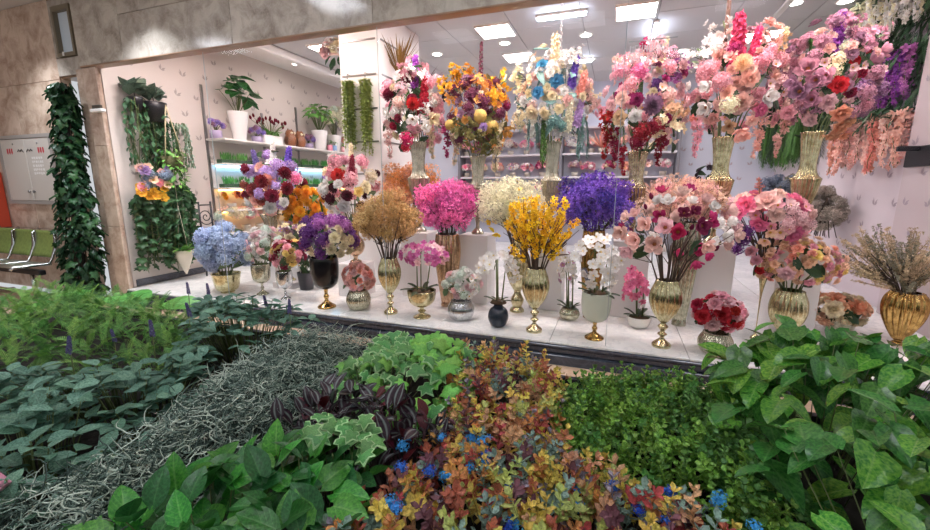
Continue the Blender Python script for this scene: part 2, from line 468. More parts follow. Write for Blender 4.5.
# set back wall to the left, stone slabs
wl2 = struct(link('wall_mall', MB().box((-11.6, 3.80, -0.02), (-7.15, 3.9, 4.0)).mesh('wall_mall', m_beige, False)))
zz = [0, 0.95, 2.05, 3.0, 3.98]
for j in range(4):
    for i in range(4):
        x = -7.15 - (i + 1) * 1.1
        link('stone_slab', sharedbox(BXC, 'stone_slab', (1.096, 0.03, zz[j + 1] - zz[j] - 0.004), m_beige, 0.003), wl2, (x, 3.772 + rnd.uniform(0, .001), zz[j]))
hd = struct(link('wall_header', MB().box((-7.15, 3.8, SOF - 0.04), (-6.45, 4.1, 3.98)).mesh('wall_header', m_soffit, False)))
link('stone_slab', MB().bbox((0, 0, 0), (0.696, 0.03, 0.22), 0.004).mesh('stone_slab', m_grey, False), hd, (-7.15, 3.77, SOF - 0.02))
link('stone_slab', MB().bbox((0, 0, 0), (0.1, 0.03, 0.7), 0.004).mesh('stone_slab', m_grey, False), hd, (-7.15, 3.77, 3.255))
link('stone_slab', MB().bbox((0, 0, 0), (0.21, 0.03, 0.7), 0.004).mesh('stone_slab', m_grey, False), hd, (-6.67, 3.77, 3.255))
link('stone_slab', MB().bbox((0, 0, 0), (0.38, 0.03, 0.1), 0.004).mesh('stone_slab', m_grey, False), hd, (-7.05, 3.77, 3.86))
# small slot window in the header
w1 = struct(link('window_1', MB().box((-7.03, 3.795, 3.27), (-6.69, 3.80, 3.85)).mesh('window_1', plain('window pane', '#cfdbe6', 0.1), False)))
b = MB().box((-7.045, 3.74, 3.255), (-7.005, 3.80, 3.86)).box((-6.715, 3.74, 3.255), (-6.675, 3.80, 3.86)).box((-7.005, 3.74, 3.255), (-6.715, 3.80, 3.30)).box((-7.005, 3.74, 3.80), (-6.715, 3.80, 3.86))
link('window_frame', b.mesh('window_frame', plain('window reveal', '#756a58', 0.5), False), w1)
link('window_latch', MB().bbox((-6.93, 3.73, 3.26), (-6.90, 3.745, 3.31), 0.004).mesh('window_latch', m_colw, False), w1)
# niche behind the ivy post
struct(link('wall_niche', MB().box((-7.2, 4.08, -0.02), (-6.4, 4.2, SOF)).mesh('wall_niche', plain('niche paint', '#c9bda9', 0.6), False)))
# mall ceiling
mc = struct(link('ceiling_mall', MB().box((-11.6, -3.2, 3.98), (5.2, 3.8, 4.05)).mesh('ceiling_mall', plain('mall ceiling', '#d9d4d2', 0.8), False)))

struct(link('wall_end', MB().box((-11.7, -3.2, -0.02), (-11.6, 3.9, 3.98)).mesh('wall_end', m_beige, False)))

# shop window glass in panes with bright joints
m_glass = glassmat('shop window glass', '#ffffff', 0.004)
gx = [-6.25, -4.42, -2.2, 0.0, 2.2, 4.4]
for i in range(5):
    g = struct(link('window_%d' % (i + 2), MB().box((gx[i] + 0.005, 3.695, ZF), (gx[i + 1] - 0.005, 3.703, SOF)).mesh('glass_pane', m_glass, False)))
    if i: link('glass_joint', MB().box((gx[i] - 0.0025, 3.696, ZF), (gx[i] + 0.0025, 3.702, SOF)).mesh('glass_joint', plain('silicone joint', '#a9b2b4', 0.4), False), g)
    if i == 3:
        b = MB()
        r2 = random.Random(3)
        for row, (z0, n, h) in enumerate(((2.60, 9, 0.052), (2.53, 6, 0.045))):
            for k in range(n):
                x = 0.035 + k * 0.034; w = 0.006; d = 0.691
                segs = [[(0, 0, 0, 1)], [(0, 0, 0, 1), (1, 0, 1, 1), (0, .5, 1, .5)], [(0, 0, 0, 1), (0, 1, 1, 1), (0, .5, 1, .5), (0, 0, 1, 0)], [(0, 0, 0, 1), (0, 0, 1, 0), (1, 0, 1, 1)], [(0, 0, 0, 1), (0, 1, 1, 0), (1, 0, 1, 1)]][(1, 2, 3, 4, 3, 1, 4, 2, 0)[k] if row == 0 else (4, 1, 2, 3, 0, 1)[k]]
                for (a0, b0, a1, b1) in segs:
                    W = 0.02
                    if a0 == a1: b.box((x + a0 * W - w / 2, d - .001, z0 + b0 * h), (x + a0 * W + w / 2, d, z0 + b1 * h))
                    elif b0 == b1: b.box((x + a0 * W, d - .001, z0 + b0 * h - w / 2), (x + a1 * W, d, z0 + b0 * h + w / 2))
                    else: b.add([(x, d, z0 + h), (x + w, d, z0 + h), (x + W, d, z0), (x + W - w, d, z0)], [(0, 1, 2, 3)])
        link('lettering', b.mesh('lettering', plain('white vinyl', '#d8d8de', 0.5), False), g, (0, 3, 0))
        link('clip_bar', MB().box((0.02, 3.688, 2.68), (0.36, 3.695, 2.686)).mesh('clip_bar', plain('silicone joint', '#c9d2d4', 0.4), False), g)

# ------------------------------------------------------------ lamps
def panel_light(x, y, s=0.47, z=ZC, e=PANEL_E, label='square white ceiling panel light in the shop ceiling', group='square panel lights'):
    t = thing('panel_light', label, 'ceiling light', (x, y, z), 0, group)
    h = s / 2
    b = MB().box((-h - .02, -h - .02, -0.03), (-h, h + .02, -0.001)).box((h, -h - .02, -0.03), (h + .02, h + .02, -0.001)).box((-h, -h - .02, -0.03), (h, -h, -0.001)).box((-h, h, -0.03), (h, h + .02, -0.001))
    link('frame', b.mesh('frame', m_colw, False), t)
    link('diffuser', MB().box((-h, -h, -0.026), (h, h, -0.006)).mesh('diffuser', emit('panel glow %g' % e, '#fff4f4' if z == ZC else '#f4f6ff', e), False), t)
SEEN = [(-1.8, 6.35), (0.1, 6.28), (-1.74, 7.7)]
for x, y in SEEN: panel_light(x, y)
for x in (-5.2, -4.3, -2.2, -0.9, 0.5, 1.9):  # added lamps, hidden behind the soffit, to brighten the flower fronts
    panel_light(x, 4.0, 0.5, ZC, LEDGE_FILL_E, 'square white ceiling panel light above the window ledge', 'panel lights over the ledge')
for x, y in ((-4.4, 7.9), (-4.6, 6.2), (1.9, 7.9), (0.2, 8.6)): panel_light(x, y, 0.47, ZC, PANEL_E, 'square white ceiling panel light deeper in the shop', 'deeper panel lights')
def tube_light(x, y, L, rz, label):
    t = thing('tube_light', label, 'tube light', (x, y, ZC), rz)
    link('housing', MB().bbox((-L / 2, -0.03, -0.035), (L / 2, 0.03, -0.001), 0.004).mesh('housing', m_colw, False), t)
    link('tube', MB().tube([(-L / 2 + .02, 0, -0.055), (L / 2 - .02, 0, -0.055)], 0.02, 8).mesh('tube', emit('tube glow', '#dbe8ff', TUBE_E)), t)
tube_light(-0.82, 6.03, 0.66, 0.0, 'slim white tube light along the ceiling above the blue rose arrangement')
tube_light(-0.85, 8.2, 0.62, 0.0, 'slim white tube light further back behind the blue rose arrangement')
tube_light(0.38, 7.05, 0.66, PI / 2, 'slim white tube light pointing into the shop above the magenta arrangement')
for k, (x, y) in enumerate(((-1.81, 6.93), (-0.57, 6.99), (-3.05, 7.09), (-0.59, 8.28), (1.94, 6.7), (2.5, 6.85), (-5.75, 6.75), (-3.9, 8.6), (0.9, 8.3))):
    t = thing('downlight', 'round recessed downlight glowing white in the shop ceiling', 'downlight', (x, y, ZC), 0, 'round shop downlights')
    link('ring', MB().lathe([(0.075, -0.012), (0.1, -0.008), (0.105, 0.0)], 20, capb=False).mesh('ring', m_colw), t)
    link('lens', MB().lathe([(0.001, -0.011), (0.075, -0.011), (0.075, -0.002)], 20, capb=False).mesh('lens', emit('downlight glow', '#fffaf0', DOWN_E)), t)
for x, y in ((-4.6, 0.6), (-2.6, 0.6), (-0.6, 0.6), (1.4, 0.6), (-3.6, 2.2), (-1.0, 2.2), (1.4, 2.2), (-6.6, 1.4), (-2.0, -1.6), (1.0, -1.6)):
    panel_light(x, y, 0.6, 3.98, MALL_E, 'square ceiling panel light of the mall corridor', 'mall corridor panel lights')
def wall_washer(x, y, e, label):
    t = thing('wall_washer', label, 'spotlight', (x, y, 3.98))
    link('can', MB().lathe([(0.05, -0.1), (0.06, -0.1), (0.06, 0), (0.05, 0)], 16, capb=False).mesh('can', m_colw), t)
    ld = bpy.data.lights.new('washer_beam', 'SPOT'); ld.energy = e; ld.spot_size = math.radians(100); ld.spot_blend = 0.7; ld.shadow_soft_size = 0.04; ld.color = (0.86, 0.93, 1.0)
    link('beam', ld, t, (0, 0, -0.09), (0, 0, 0))
wall_washer(-7.3, 3.1, 150, 'ceiling spot washing the stone beside the slot window')
wall_washer(-5.1, 3.05, 220, 'ceiling spot washing the grey stone fascia')

# ============================================================ BLOOMS
BM = {}
m_stemd = plain('dark stem', '#4a3a30', 0.7)
m_stemg = plain('green stem', '#5d6b3a', 0.6)
m_center = plain('flower heart yellow', '#d8a83c', 0.7)
LEAFM = {}
def bleaf(col):
    c = PAL[col]
    s = srgb(c)
    def sh(k): return '#' + ''.join('%02x' % int(max(0, min(255, int(c[i:i + 2], 16) * k))) for i in (1, 3, 5))
    return leafmat('bouquet leaf ' + col, sh(0.8), sh(1.15), sh(1.5), 0.5, 0.3)

def b_rose(r, col):
    b = MB()
    b.lathe([(0.02, 0.1), (0.2, 0.25), (0.22, 0.5), (0.1, 0.62), (0.01, 0.6)], 6, capb=False)
    for k, (n, tilt, L, W, o) in enumerate(((3, 84, .5, .5, .12), (4, 74, .6, .6, .14), (5, 62, .72, .72, .12), (5, 48, .82, .82, .08), (5, 32, .84, .85, .02))):
        for i in range(n):
            a = 2 * PI * (i + 0.5 * (k % 2)) / n + r.uniform(-.15, .15)
            t = math.radians(tilt + r.uniform(-6, 6))
            M = rotz(a) @ rotx(t)
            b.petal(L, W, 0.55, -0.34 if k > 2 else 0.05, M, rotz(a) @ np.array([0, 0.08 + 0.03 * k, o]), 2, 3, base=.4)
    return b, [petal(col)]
def b_dahlia(r, col):
    b = MB(); b.ball(0.45, (0, 0, .35), 8, 5)
    for i in range(64):
        z = 1 - i / 64 * 1.15; a = i * 2.39996
        d = np.array([math.sqrt(max(0, 1 - z * z)) * math.cos(a), math.sqrt(max(0, 1 - z * z)) * math.sin(a), z])
        B = basis(d, r.uniform(-.3, .3)); M = B @ rotx(PI / 2) @ rotz(0)
        M = B @ np.array([[1, 0, 0], [0, 0, 1], [0, 1, 0]])
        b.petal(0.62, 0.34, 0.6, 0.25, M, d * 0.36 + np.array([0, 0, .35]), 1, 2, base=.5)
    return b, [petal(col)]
def floret(b, r, o, d, s, n=4, mi=0, W=.75, cup=.3):
    B = basis(d, r.uniform(0, 6))
    for i in range(n):
        M = B @ rotz(2 * PI * i / n) @ rotx(r.uniform(.15, .5))
        b.petal(s, s * W, cup, 0.0, M, o, 1, 2, base=.3, mi=mi)
def b_hydrangea(r, col):
    b = MB(); b.ball(0.6, (0, 0, .2), 8, 5)
    for i in range(44):
        z = 1 - i / 44 * 1.45; a = i * 2.39996 + r.uniform(-.2, .2)
        q = math.sqrt(max(0, 1 - z * z)); d = np.array([q * math.cos(a), q * math.sin(a), z])
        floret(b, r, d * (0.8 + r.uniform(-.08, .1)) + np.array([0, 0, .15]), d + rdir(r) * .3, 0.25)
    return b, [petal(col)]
def b_blossom(r, col):
    b = MB()
    for i in range(5):
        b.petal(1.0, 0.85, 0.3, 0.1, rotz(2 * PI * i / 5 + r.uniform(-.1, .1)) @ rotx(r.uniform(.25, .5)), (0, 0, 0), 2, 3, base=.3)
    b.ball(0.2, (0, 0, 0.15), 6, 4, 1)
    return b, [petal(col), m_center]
def b_magnolia(r, col):
    b = MB()
    for k, n in enumerate((4, 4)):
        for i in range(n):
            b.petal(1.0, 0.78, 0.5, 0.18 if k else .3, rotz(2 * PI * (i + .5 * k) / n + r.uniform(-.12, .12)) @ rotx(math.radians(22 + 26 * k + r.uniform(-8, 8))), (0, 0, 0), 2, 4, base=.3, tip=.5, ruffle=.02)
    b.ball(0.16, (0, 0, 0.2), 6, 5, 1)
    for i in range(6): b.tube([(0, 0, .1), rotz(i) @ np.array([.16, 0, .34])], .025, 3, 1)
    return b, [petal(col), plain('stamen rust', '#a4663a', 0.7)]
def b_bud(r, col):
    b = MB()
    b.lathe([(.05, 0), (.42, .4), (.5, .8), (.35, 1.3), (.05, 1.7)], 7)
    return b, [petal(col)]
def b_orchid(r, col):
    b = MB()
    for i in range(5):
        big = i in (1, 4)
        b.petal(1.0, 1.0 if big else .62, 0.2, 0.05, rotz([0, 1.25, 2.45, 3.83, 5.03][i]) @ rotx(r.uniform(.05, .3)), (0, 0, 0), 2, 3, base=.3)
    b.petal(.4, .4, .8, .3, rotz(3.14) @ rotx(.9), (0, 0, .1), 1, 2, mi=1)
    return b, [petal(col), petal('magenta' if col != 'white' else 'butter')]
def b_mist(r, col):
    b = MB()
    for i in range(8):
        d = rdir(r); b.tube([(0, 0, -.5), d * .8], [.02, .012], 3, 1)
    for i in range(190):
        d = rdir(r); R0 = r.uniform(.35, 1.0) ** .7
        floret(b, r, d * R0, d + rdir(r) * .8, r.uniform(.09, .16), 3, W=.9)
    return b, [petal(col), m_stemd]
def b_spray(r, col):
    b = MB()
    for i in range(7):
        d = rdir(r); b.tube([(0, 0, -.7), d * .5, d * .95], [.03, .02, .012], 3, 1)
        for k in range(5):
            p = d * r.uniform(.35, 1.0) + rdir(r) * .2
            floret(b, r, p, p + rdir(r) * .4, r.uniform(.2, .28), 5, W=.8)
    for i in range(4): b.petal(.5, .2, .3, .1, basis(rdir(r)) , rdir(r) * .4, 1, 2, mi=2)
    return b, [petal(col), m_stemd, bleaf('greyleaf')]
def spike_like(r, col, n, R0, drop, s, zmin=-1.0, zmax=1.0, tipw=.35):
    b = MB()
    b.tube([(0, 0, zmin), (0, 0, zmax)], .03, 4, 1)
    for i in range(n):
        t = i / (n - 1); z = zmin + (zmax - zmin) * t; w = (1 - t) * (1 - tipw) + tipw
        a = i * 2.39996
        d = np.array([math.cos(a), math.sin(a), drop])
        floret(b, r, np.array([math.cos(a) * R0 * w, math.sin(a) * R0 * w, z]), d, s * (0.7 + .3 * w), 4)
    return b, [petal(col), m_stemg]
def b_spike(r, col): return spike_like(r, col, 52, .19, .35, .27)
def b_strand(r, col):
    b = MB(); ax = [np.array([r.uniform(-.12, .12), r.uniform(-.12, .12), 1 - .5 * k]) for k in range(5)]
    b.tube(ax, .02, 3, 1)
    for i in range(58):
        t = r.random() * 4; k = min(3, int(t)); p = ax[k] + (ax[k + 1] - ax[k]) * (t - k); w = .34 * (1 - t / 5.2)
        d = rdir(r); floret(b, r, p + d * np.array([1, 1, .3]) * w * r.uniform(.4, 1), d + rdir(r) * .6, r.uniform(.12, .24) * (1 - .1 * t), 4)
    return b, [petal(col), m_stemg]
def b_strandup(r, col): return spike_like(r, col, 40, .09, .5, .13)
def b_astilbe(r, col):
    b = MB(); b.tube([(0, 0, -1), (0, 0, 1)], .03, 4, 1)
    for i in range(70):
        t = r.random(); a = r.uniform(0, 6.28); L = .6 * (1 - t) + .12
        p = np.array([0, 0, -1 + 2 * t]); q = p + np.array([math.cos(a) * L, math.sin(a) * L, .35 * L])
        b.petal(L, .09, .2, .2, basis(np.cross(q - p, (0, 0, 1.0)) + .01) , p, 1, 2)
        b.tube([p, q], [.03, .02], 3)
    return b, [petal(col), m_stemg]
def b_pompon(r, col):
    b = MB(); b.ball(.86, (0, 0, 0), 14, 9)
    for i in range(110):
        z = 1 - i / 55; a = i * 2.39996; q = math.sqrt(max(0, 1 - z * z)); d = np.array([q * math.cos(a), q * math.sin(a), z])
        B = basis(d); b.add([B @ np.array(p) + d * .84 for p in ((.12, 0, 0), (-.06, .1, 0), (-.06, -.1, 0), (0, 0, .16))], [(0, 1, 3), (1, 2, 3), (2, 0, 3)])
    return b, [petal(col)]
def b_forsythia(r, col):
    b = MB()
    pts = [np.array([0, 0, -1.0])]
    for k in range(5): pts.append(pts[-1] + np.array([r.uniform(-.08, .08), r.uniform(-.08, .08), .4]))
    b.tube(pts, [.035, .03, .03, .02, .02, .015], 4, 1)
    for i in range(30):
        t = r.uniform(.25, 1) * 5; k = min(4, int(t)); p = pts[k] + (pts[k + 1] - pts[k]) * (t - k)
        d = rdir(r); q = p + d * r.uniform(.1, .32)
        b.tube([p, q], .012, 3, 1, cap=False)
        floret(b, r, q, d, r.uniform(.14, .22), 4, W=.8)
    return b, [petal(col), plain('rust twig', '#7c4a2c', 0.7)]
def b_heather(r, col):
    b = MB()
    for j in range(3):
        x, y = r.uniform(-.4, .4), r.uniform(-.4, .4)
        pts = [np.array([0, 0, -1.0]), np.array([x * .4, y * .4, -.2]), np.array([x, y, .4]), np.array([x * 1.6, y * 1.6, 1.0])]
        b.tube(pts, [.016, .014, .011, .007], 3, 1)
        for i in range(50):
            t = r.uniform(.6, 3); k = min(2, int(t)); p = pts[k] + (pts[k + 1] - pts[k]) * (t - k)
            d = rdir(r); d[2] = abs(d[2]); q = p + d * r.uniform(.02, .1)
            floret(b, r, q, d, r.uniform(.035, .06), 3, W=.9)
    return b, [petal(col), plain('dry stem', '#8c7a58', 0.8)]
def b_fern(r, col):
    b = MB()
    for j in range(7):
        a = r.uniform(0, 6.28); x, y = math.cos(a) * .35, math.sin(a) * .35
        pts = [np.array([0, 0, 1.0]), np.array([x * .6, y * .6, .7]), np.array([x, y, 0]), np.array([x * 1.1, y * 1.1, -1.0 + r.uniform(0, .5)])]
        b.tube(pts, .012, 3, 0)
        for i in range(26):
            t = 3 * (i + 1) / 27; k = min(2, int(t)); p = pts[k] + (pts[k + 1] - pts[k]) * (t - k)
            for sgn in (-1, 1): b.petal(.2, .05, .1, -.2, rotz(a + sgn * 1.1 + r.uniform(-.3, .3)) @ rotx(-.5), p, 1, 2)
    return b, [bleaf(col)]
def b_leaf(r, col):
    b = MB(); b.petal(2.0, .85, .35, -.12, None, (0, -.6, 0), 2, 5, tip=1.0, base=.1)
    return b, [bleaf(col)]
BF = {k[2:]: v for k, v in list(globals().items()) if k.startswith('b_') and callable(v)}
PARTNAME = dict(mist='blossom_clump', spray='blossom_spray', strand='trailing_strand', strandup='dark_spire', spike='flower_spike', fern='fern_frond', pompon='pompon_flower', bud='flower_bud', forsythia='forsythia_branch', heather='heather_sprig', astilbe='feather_plume', blossom='blossom', hydrangea='hydrangea_head')
def bloom(kind, col, var=0):
    k = (kind, col, var % 2)
    if k not in BM:
        r = random.Random(sum(map(ord, kind)) * 7 + var % 2)
        b, m = BF[kind](r, col)
        BM[k] = b.mesh(PARTNAME.get(kind, kind), m)
    return BM[k]

# ------------------------------------------------------------ vases: body, stem, foot; unit height and unit widest radius
def smooth(P, n=4):
    out = []
    for i in range(len(P) - 1):
        p0 = P[max(i - 1, 0)]; p1 = P[i]; p2 = P[i + 1]; p3 = P[min(i + 2, len(P) - 1)]
        for k in range(n):
            t = k / n
            out.append(tuple(0.5 * (2 * p1[j] + (p2[j] - p0[j]) * t + (2 * p0[j] - 5 * p1[j] + 4 * p2[j] - p3[j]) * t * t + (3 * p1[j] - p0[j] - 3 * p2[j] + p3[j]) * t ** 3) for j in (0, 1)))
    out.append(P[-1])
    return [(max(r, 0.002), z) for r, z in out]
VP = dict(
    urn=dict(body=[(.16, .36), (.34, .40), (.72, .52), (.98, .68), (.96, .82), (.74, .95), (.68, 1.0)], stem=[(.2, .10), (.16, .15), (.34, .19), (.16, .23), (.3, .28), (.36, .31), (.18, .35), (.2, .37)], foot=[(.66, 0), (.66, .035), (.55, .06), (.3, .1), (.2, .12)], ribs=16, amp=.24),
    tulipurn=dict(body=[(.2, .16), (.55, .26), (.9, .45), (1, .64), (.93, .82), (.76, .96), (.74, 1.0)], stem=[(.3, .08), (.2, .12), (.24, .17)], foot=[(.42, 0), (.42, .03), (.3, .08)], ribs=18, amp=.22),
    heart=dict(body=[(.22, .09), (.36, .14), (.62, .3), (.9, .52), (1, .72), (.93, .88), (.74, .98), (.72, 1.0)], stem=[(.2, .06), (.2, .1)], foot=[(.34, 0), (.34, .03), (.2, .07)], ribs=18, amp=.22),
    flatbowl=dict(body=[(.5, .12), (.72, .16), (.86, .42), (.95, .8), (1, 1.0)], foot=[(.46, 0), (.5, .05), (.42, .13)], ribs=0, amp=0),
    goblet=dict(body=[(.14, .36), (.55, .4), (.86, .5), (.98, .68), (1, .9), (.97, 1.0)], stem=[(.3, .09), (.13, .15), (.2, .22), (.12, .28), (.17, .37)], foot=[(.66, 0), (.64, .03), (.42, .07), (.3, .1)], ribs=0, amp=0),
    compote=dict(body=[(.15, .38), (.5, .43), (.82, .56), (.97, .78), (1, 1.0)], stem=[(.3, .1), (.16, .18), (.3, .24), (.15, .3), (.18, .39)], foot=[(.62, 0), (.6, .04), (.4, .09), (.28, .11)], ribs=0, amp=0),
    ballbowl=dict(body=[(.5, 0), (.8, .1), (1, .42), (.97, .68), (.78, .92), (.76, 1.0)], ribs=30, amp=.06),
    globe=dict(body=[(.4, 0), (.72, .06), (1, .34), (.86, .62), (.45, .78), (.42, .92), (.5, 1.0)], ribs=0, amp=0),
    pot=dict(body=[(.72, 0), (.78, .1), (.92, .7), (1, 1.0)], ribs=0, amp=0),
    trumpet=dict(body=[(.5, .06), (.42, .2), (.5, .5), (.72, .8), (1, 1.0)], foot=[(.62, 0), (.6, .04), (.5, .07)], ribs=16, amp=.2),
    bulb=dict(body=[(.3, .16), (.75, .24), (1, .4), (.85, .56), (.5, .66), (.5, .8), (.66, 1.0)], stem=[(.3, .06), (.2, .1), (.3, .17)], foot=[(.6, 0), (.55, .04), (.3, .07)], ribs=0, amp=0),
    tallflute=dict(body=[(.5, .05), (.62, .2), (.85, .5), (1, .78), (.9, .94), (.86, 1.0)], foot=[(.6, 0), (.58, .03), (.5, .06)], ribs=16, amp=.22),
    baluster=dict(body=[(.3, .3), (.7, .42), (1, .62), (.86, .8), (.5, .9), (.62, 1.0)], stem=[(.36, .06), (.5, .12), (.55, .18), (.3, .26), (.3, .31)], foot=[(.62, 0), (.6, .03), (.36, .07)], ribs=16, amp=.1),
    lily=dict(body=[(.06, .1), (.07, .4), (.16, .6), (.5, .8), (.85, .95), (1, 1.0)], foot=[(.5, 0), (.45, .02), (.1, .07), (.06, .11)], ribs=0, amp=0),
    tower=dict(body=[(.4, .36), (.62, .40), (.85, .5), (.98, .585), (1, .605), (.72, .635), (.56, .7), (.56, .78), (.66, .9), (.8, 1.0)], stem=[(.3, .06), (.2, .12), (.3, .2), (.2, .28), (.38, .36)], foot=[(.7, 0), (.68, .025), (.34, .07)], ribs=20, amp=.24))
VM = {}
def vase(root, kind, h, rad, matk):
    d = VP[kind]; k = (kind, round(h, 2), round(rad, 2), matk)
    if k not in VM:
        m = vasemat(matk)
        prof = [(r * rad, z * h) for r, z in smooth(d['body'])]
        t = 0.012
        inner = [(max(r - t, .004), z) for r, z in prof[::-1]][:6]
        n = 4 * d['ribs'] if d['ribs'] else 36
        rim = prof[-1][1]
        parts = [MB().lathe(prof + inner, n, d['ribs'], d['amp']).mesh('vase', m)]
        m2 = vasemat('amber') if matk in ('blackglass', 'celadon') else m
        for q in ('stem', 'foot'):
            parts.append(MB().lathe([(r * rad, z * h) for r, z in smooth(d[q])], 28).mesh(q, m2) if q in d else None)
        VM[k] = parts
    v, s, f = VM[k]
    o = link('vase', v, root)
    if s: link('vase_stem', s, o)
    if f: link('vase_foot', f, o)
    return o

# ------------------------------------------------------------ arrangements
AIM = dict(spike='up', strandup='up', strand='down', fern='down', forsythia='ray', heather='ray', astilbe='ray', bud='ray')
def put(root, kind, col, p, size, outward, mouth, r):
    m = bloom(kind, col, r.randrange(2))
    a = AIM.get(kind)
    sp = r.uniform(0, 6.28)
    if a == 'up': d = np.array([outward[0] * .25, outward[1] * .25, 1.0])
    elif a == 'down': d = np.array([r.uniform(-.12, .12), r.uniform(-.12, .12), 1.0])
    elif a == 'ray': d = np.array(p) - mouth
    elif kind == 'leaf': d = outward + rdir(r) * .5 + np.array([0, 0, .3])
    elif kind == 'orchid': d = outward * .8 + np.array([0, -.9, .1]) + rdir(r) * .4
    else: d = outward + rdir(r) * .28
    s = size * r.uniform(.86, 1.1) * (.94 if kind == 'rose' else 1.0)
    if a == 'ray' and kind in ('forsythia', 'heather'):
        p = mouth + (np.array(p) - mouth) * (1 - .5 * min(1, size / (np.linalg.norm(d) + 1e-6)))
    return link(PARTNAME.get(kind, kind), m, root, tuple(p), quat(d, sp), s)

def arrangement(row, seed):
    name, label, group, loc, v, e, fill, keys, opt = row
    r = random.Random(seed)
    root = thing(name, label, 'flower arrangement', loc, 0, group)
    h, rad = (v[1], v[2]) if v else (0.0, 0.1)
    if v: vase(root, *v)
    c = np.array(e[:3]); R3 = np.array(e[3:6])
    mouth = np.array([0, 0, h * .93])
    # bulky flower heads sit on an ellipsoid round the whole bouquet; the lower cap stays open towards the vase
    flat = []
    for kd, col, n, sz in fill: flat += [(kd, col, sz)] * n
    r.shuffle(flat)
    N = len(flat); used = []
    for q in keys: used.append(np.array(q[2:5]))
    for i, (kd, col, sz) in enumerate(flat):
        z = 1 - (i + .5) / N * 1.75; a = i * 2.39996 + r.uniform(-.3, .3); q = math.sqrt(max(0, 1 - z * z))
        d = np.array([q * math.cos(a), q * math.sin(a), z])
        k = r.uniform(.74, 1.04) if kd not in ('mist', 'forsythia', 'heather') else r.uniform(.45, 1.0)
        if kd == 'spray': k = r.uniform(.88, 1.04)
        if kd == 'leaf': k = r.uniform(.7, 1.0); d = np.array([d[0], d[1], -abs(d[2]) if r.random() < .6 else d[2]])
        p = c + d * R3 * k
        if used and kd != 'leaf' and min(np.linalg.norm(p - u) for u in used) < sz * 0.9: p = c + d * R3 * .55
        put(root, kd, col, p, sz, d / R3 / np.linalg.norm(d / R3), mouth, r)
    for kd, col, x, y, zz, sz in keys:
        p = np.array([x, y, zz]); d = (p - c) / R3 ** 2; d /= np.linalg.norm(d) + 1e-9
        put(root, kd, col, p, sz, d, mouth, r)
    # stems from the vase mouth
    if opt:
        b = MB(); ns = {'stems': 10, 'branches': 20, 'orchid': 3}[opt]
        for i in range(ns):
            a = 2 * PI * i / ns + r.uniform(-.3, .3); f = r.uniform(.3, .85)
            end = c + np.array([math.cos(a) * R3[0] * f, math.sin(a) * R3[1] * f, r.uniform(-.5, .4) * R3[2]])
            st = np.array([math.cos(a) * rad * .3, math.sin(a) * rad * .3, h * .8])
            md = (st + end) / 2 + np.array([-.1 * (end - st)[0], -.1 * (end - st)[1], .05])
            if opt == 'orchid': md = (st * .4 + end * .6); md[2] = max(c[2] + R3[2] * .5, md[2]); md[:2] = st[:2] * .6 + end[:2] * .4
            b.tube([st, (st + md) / 2, md, end], [.008, .007, .006, .004], 4)
            if opt == 'branches':
                for kk in range(2):
                    e2 = end + rdir(r) * R3.min() * .5
                    b.tube([md, (md + e2) / 2, e2], [.005, .004, .003], 3)
        link('stem_bundle', b.mesh('stem_bundle', m_stemd if opt == 'branches' else m_stemg), root)
    if opt == 'orchid':
        ml = leafmat('orchid leaf dark', '#2c3a26', '#46583a', '#66784c', 0.35, 0.3, 3.0)
        if 'oleaf' not in BM: BM['oleaf'] = MB().petal(1, .32, .5, -.35, None, (0, 0, 0), 2, 5, tip=.8, base=.4).mesh('orchid_leaf', ml)
        nl = 7
        for i in range(nl):
            a = 2 * PI * i / nl + r.uniform(-.3, .3)
            link('orchid_leaf', BM['oleaf'], root, (math.cos(a) * rad * .25, math.sin(a) * rad * .25, h * .94), Euler((r.uniform(.35, .9), 0, a - PI / 2)), max(.1, rad * 1.15) * r.uniform(.8, 1.2))
        link('moss_cap', MB().lathe([(rad * .8, h * .9), (rad * .6, h * 1.0), (.01, h * 1.03)], 14).mesh('moss_cap', plain('brown moss', '#5a4632', 0.9, bump=.6, bscale=60)), root)
    return root

# white display plinths
m_plinth = plain('plinth laminate', '#e9e4e2', 0.4)
def plinth(x, y, w, d, top, label, group='white display plinths', z0=ZF):
    t = tag(link('display_plinth', MB().bbox((-w / 2, -d / 2, 0), (w / 2, d / 2, top - z0), 0.006).mesh('display_plinth', m_plinth, False), None, (x, y, z0)), label, 'plinth', group)
    return t

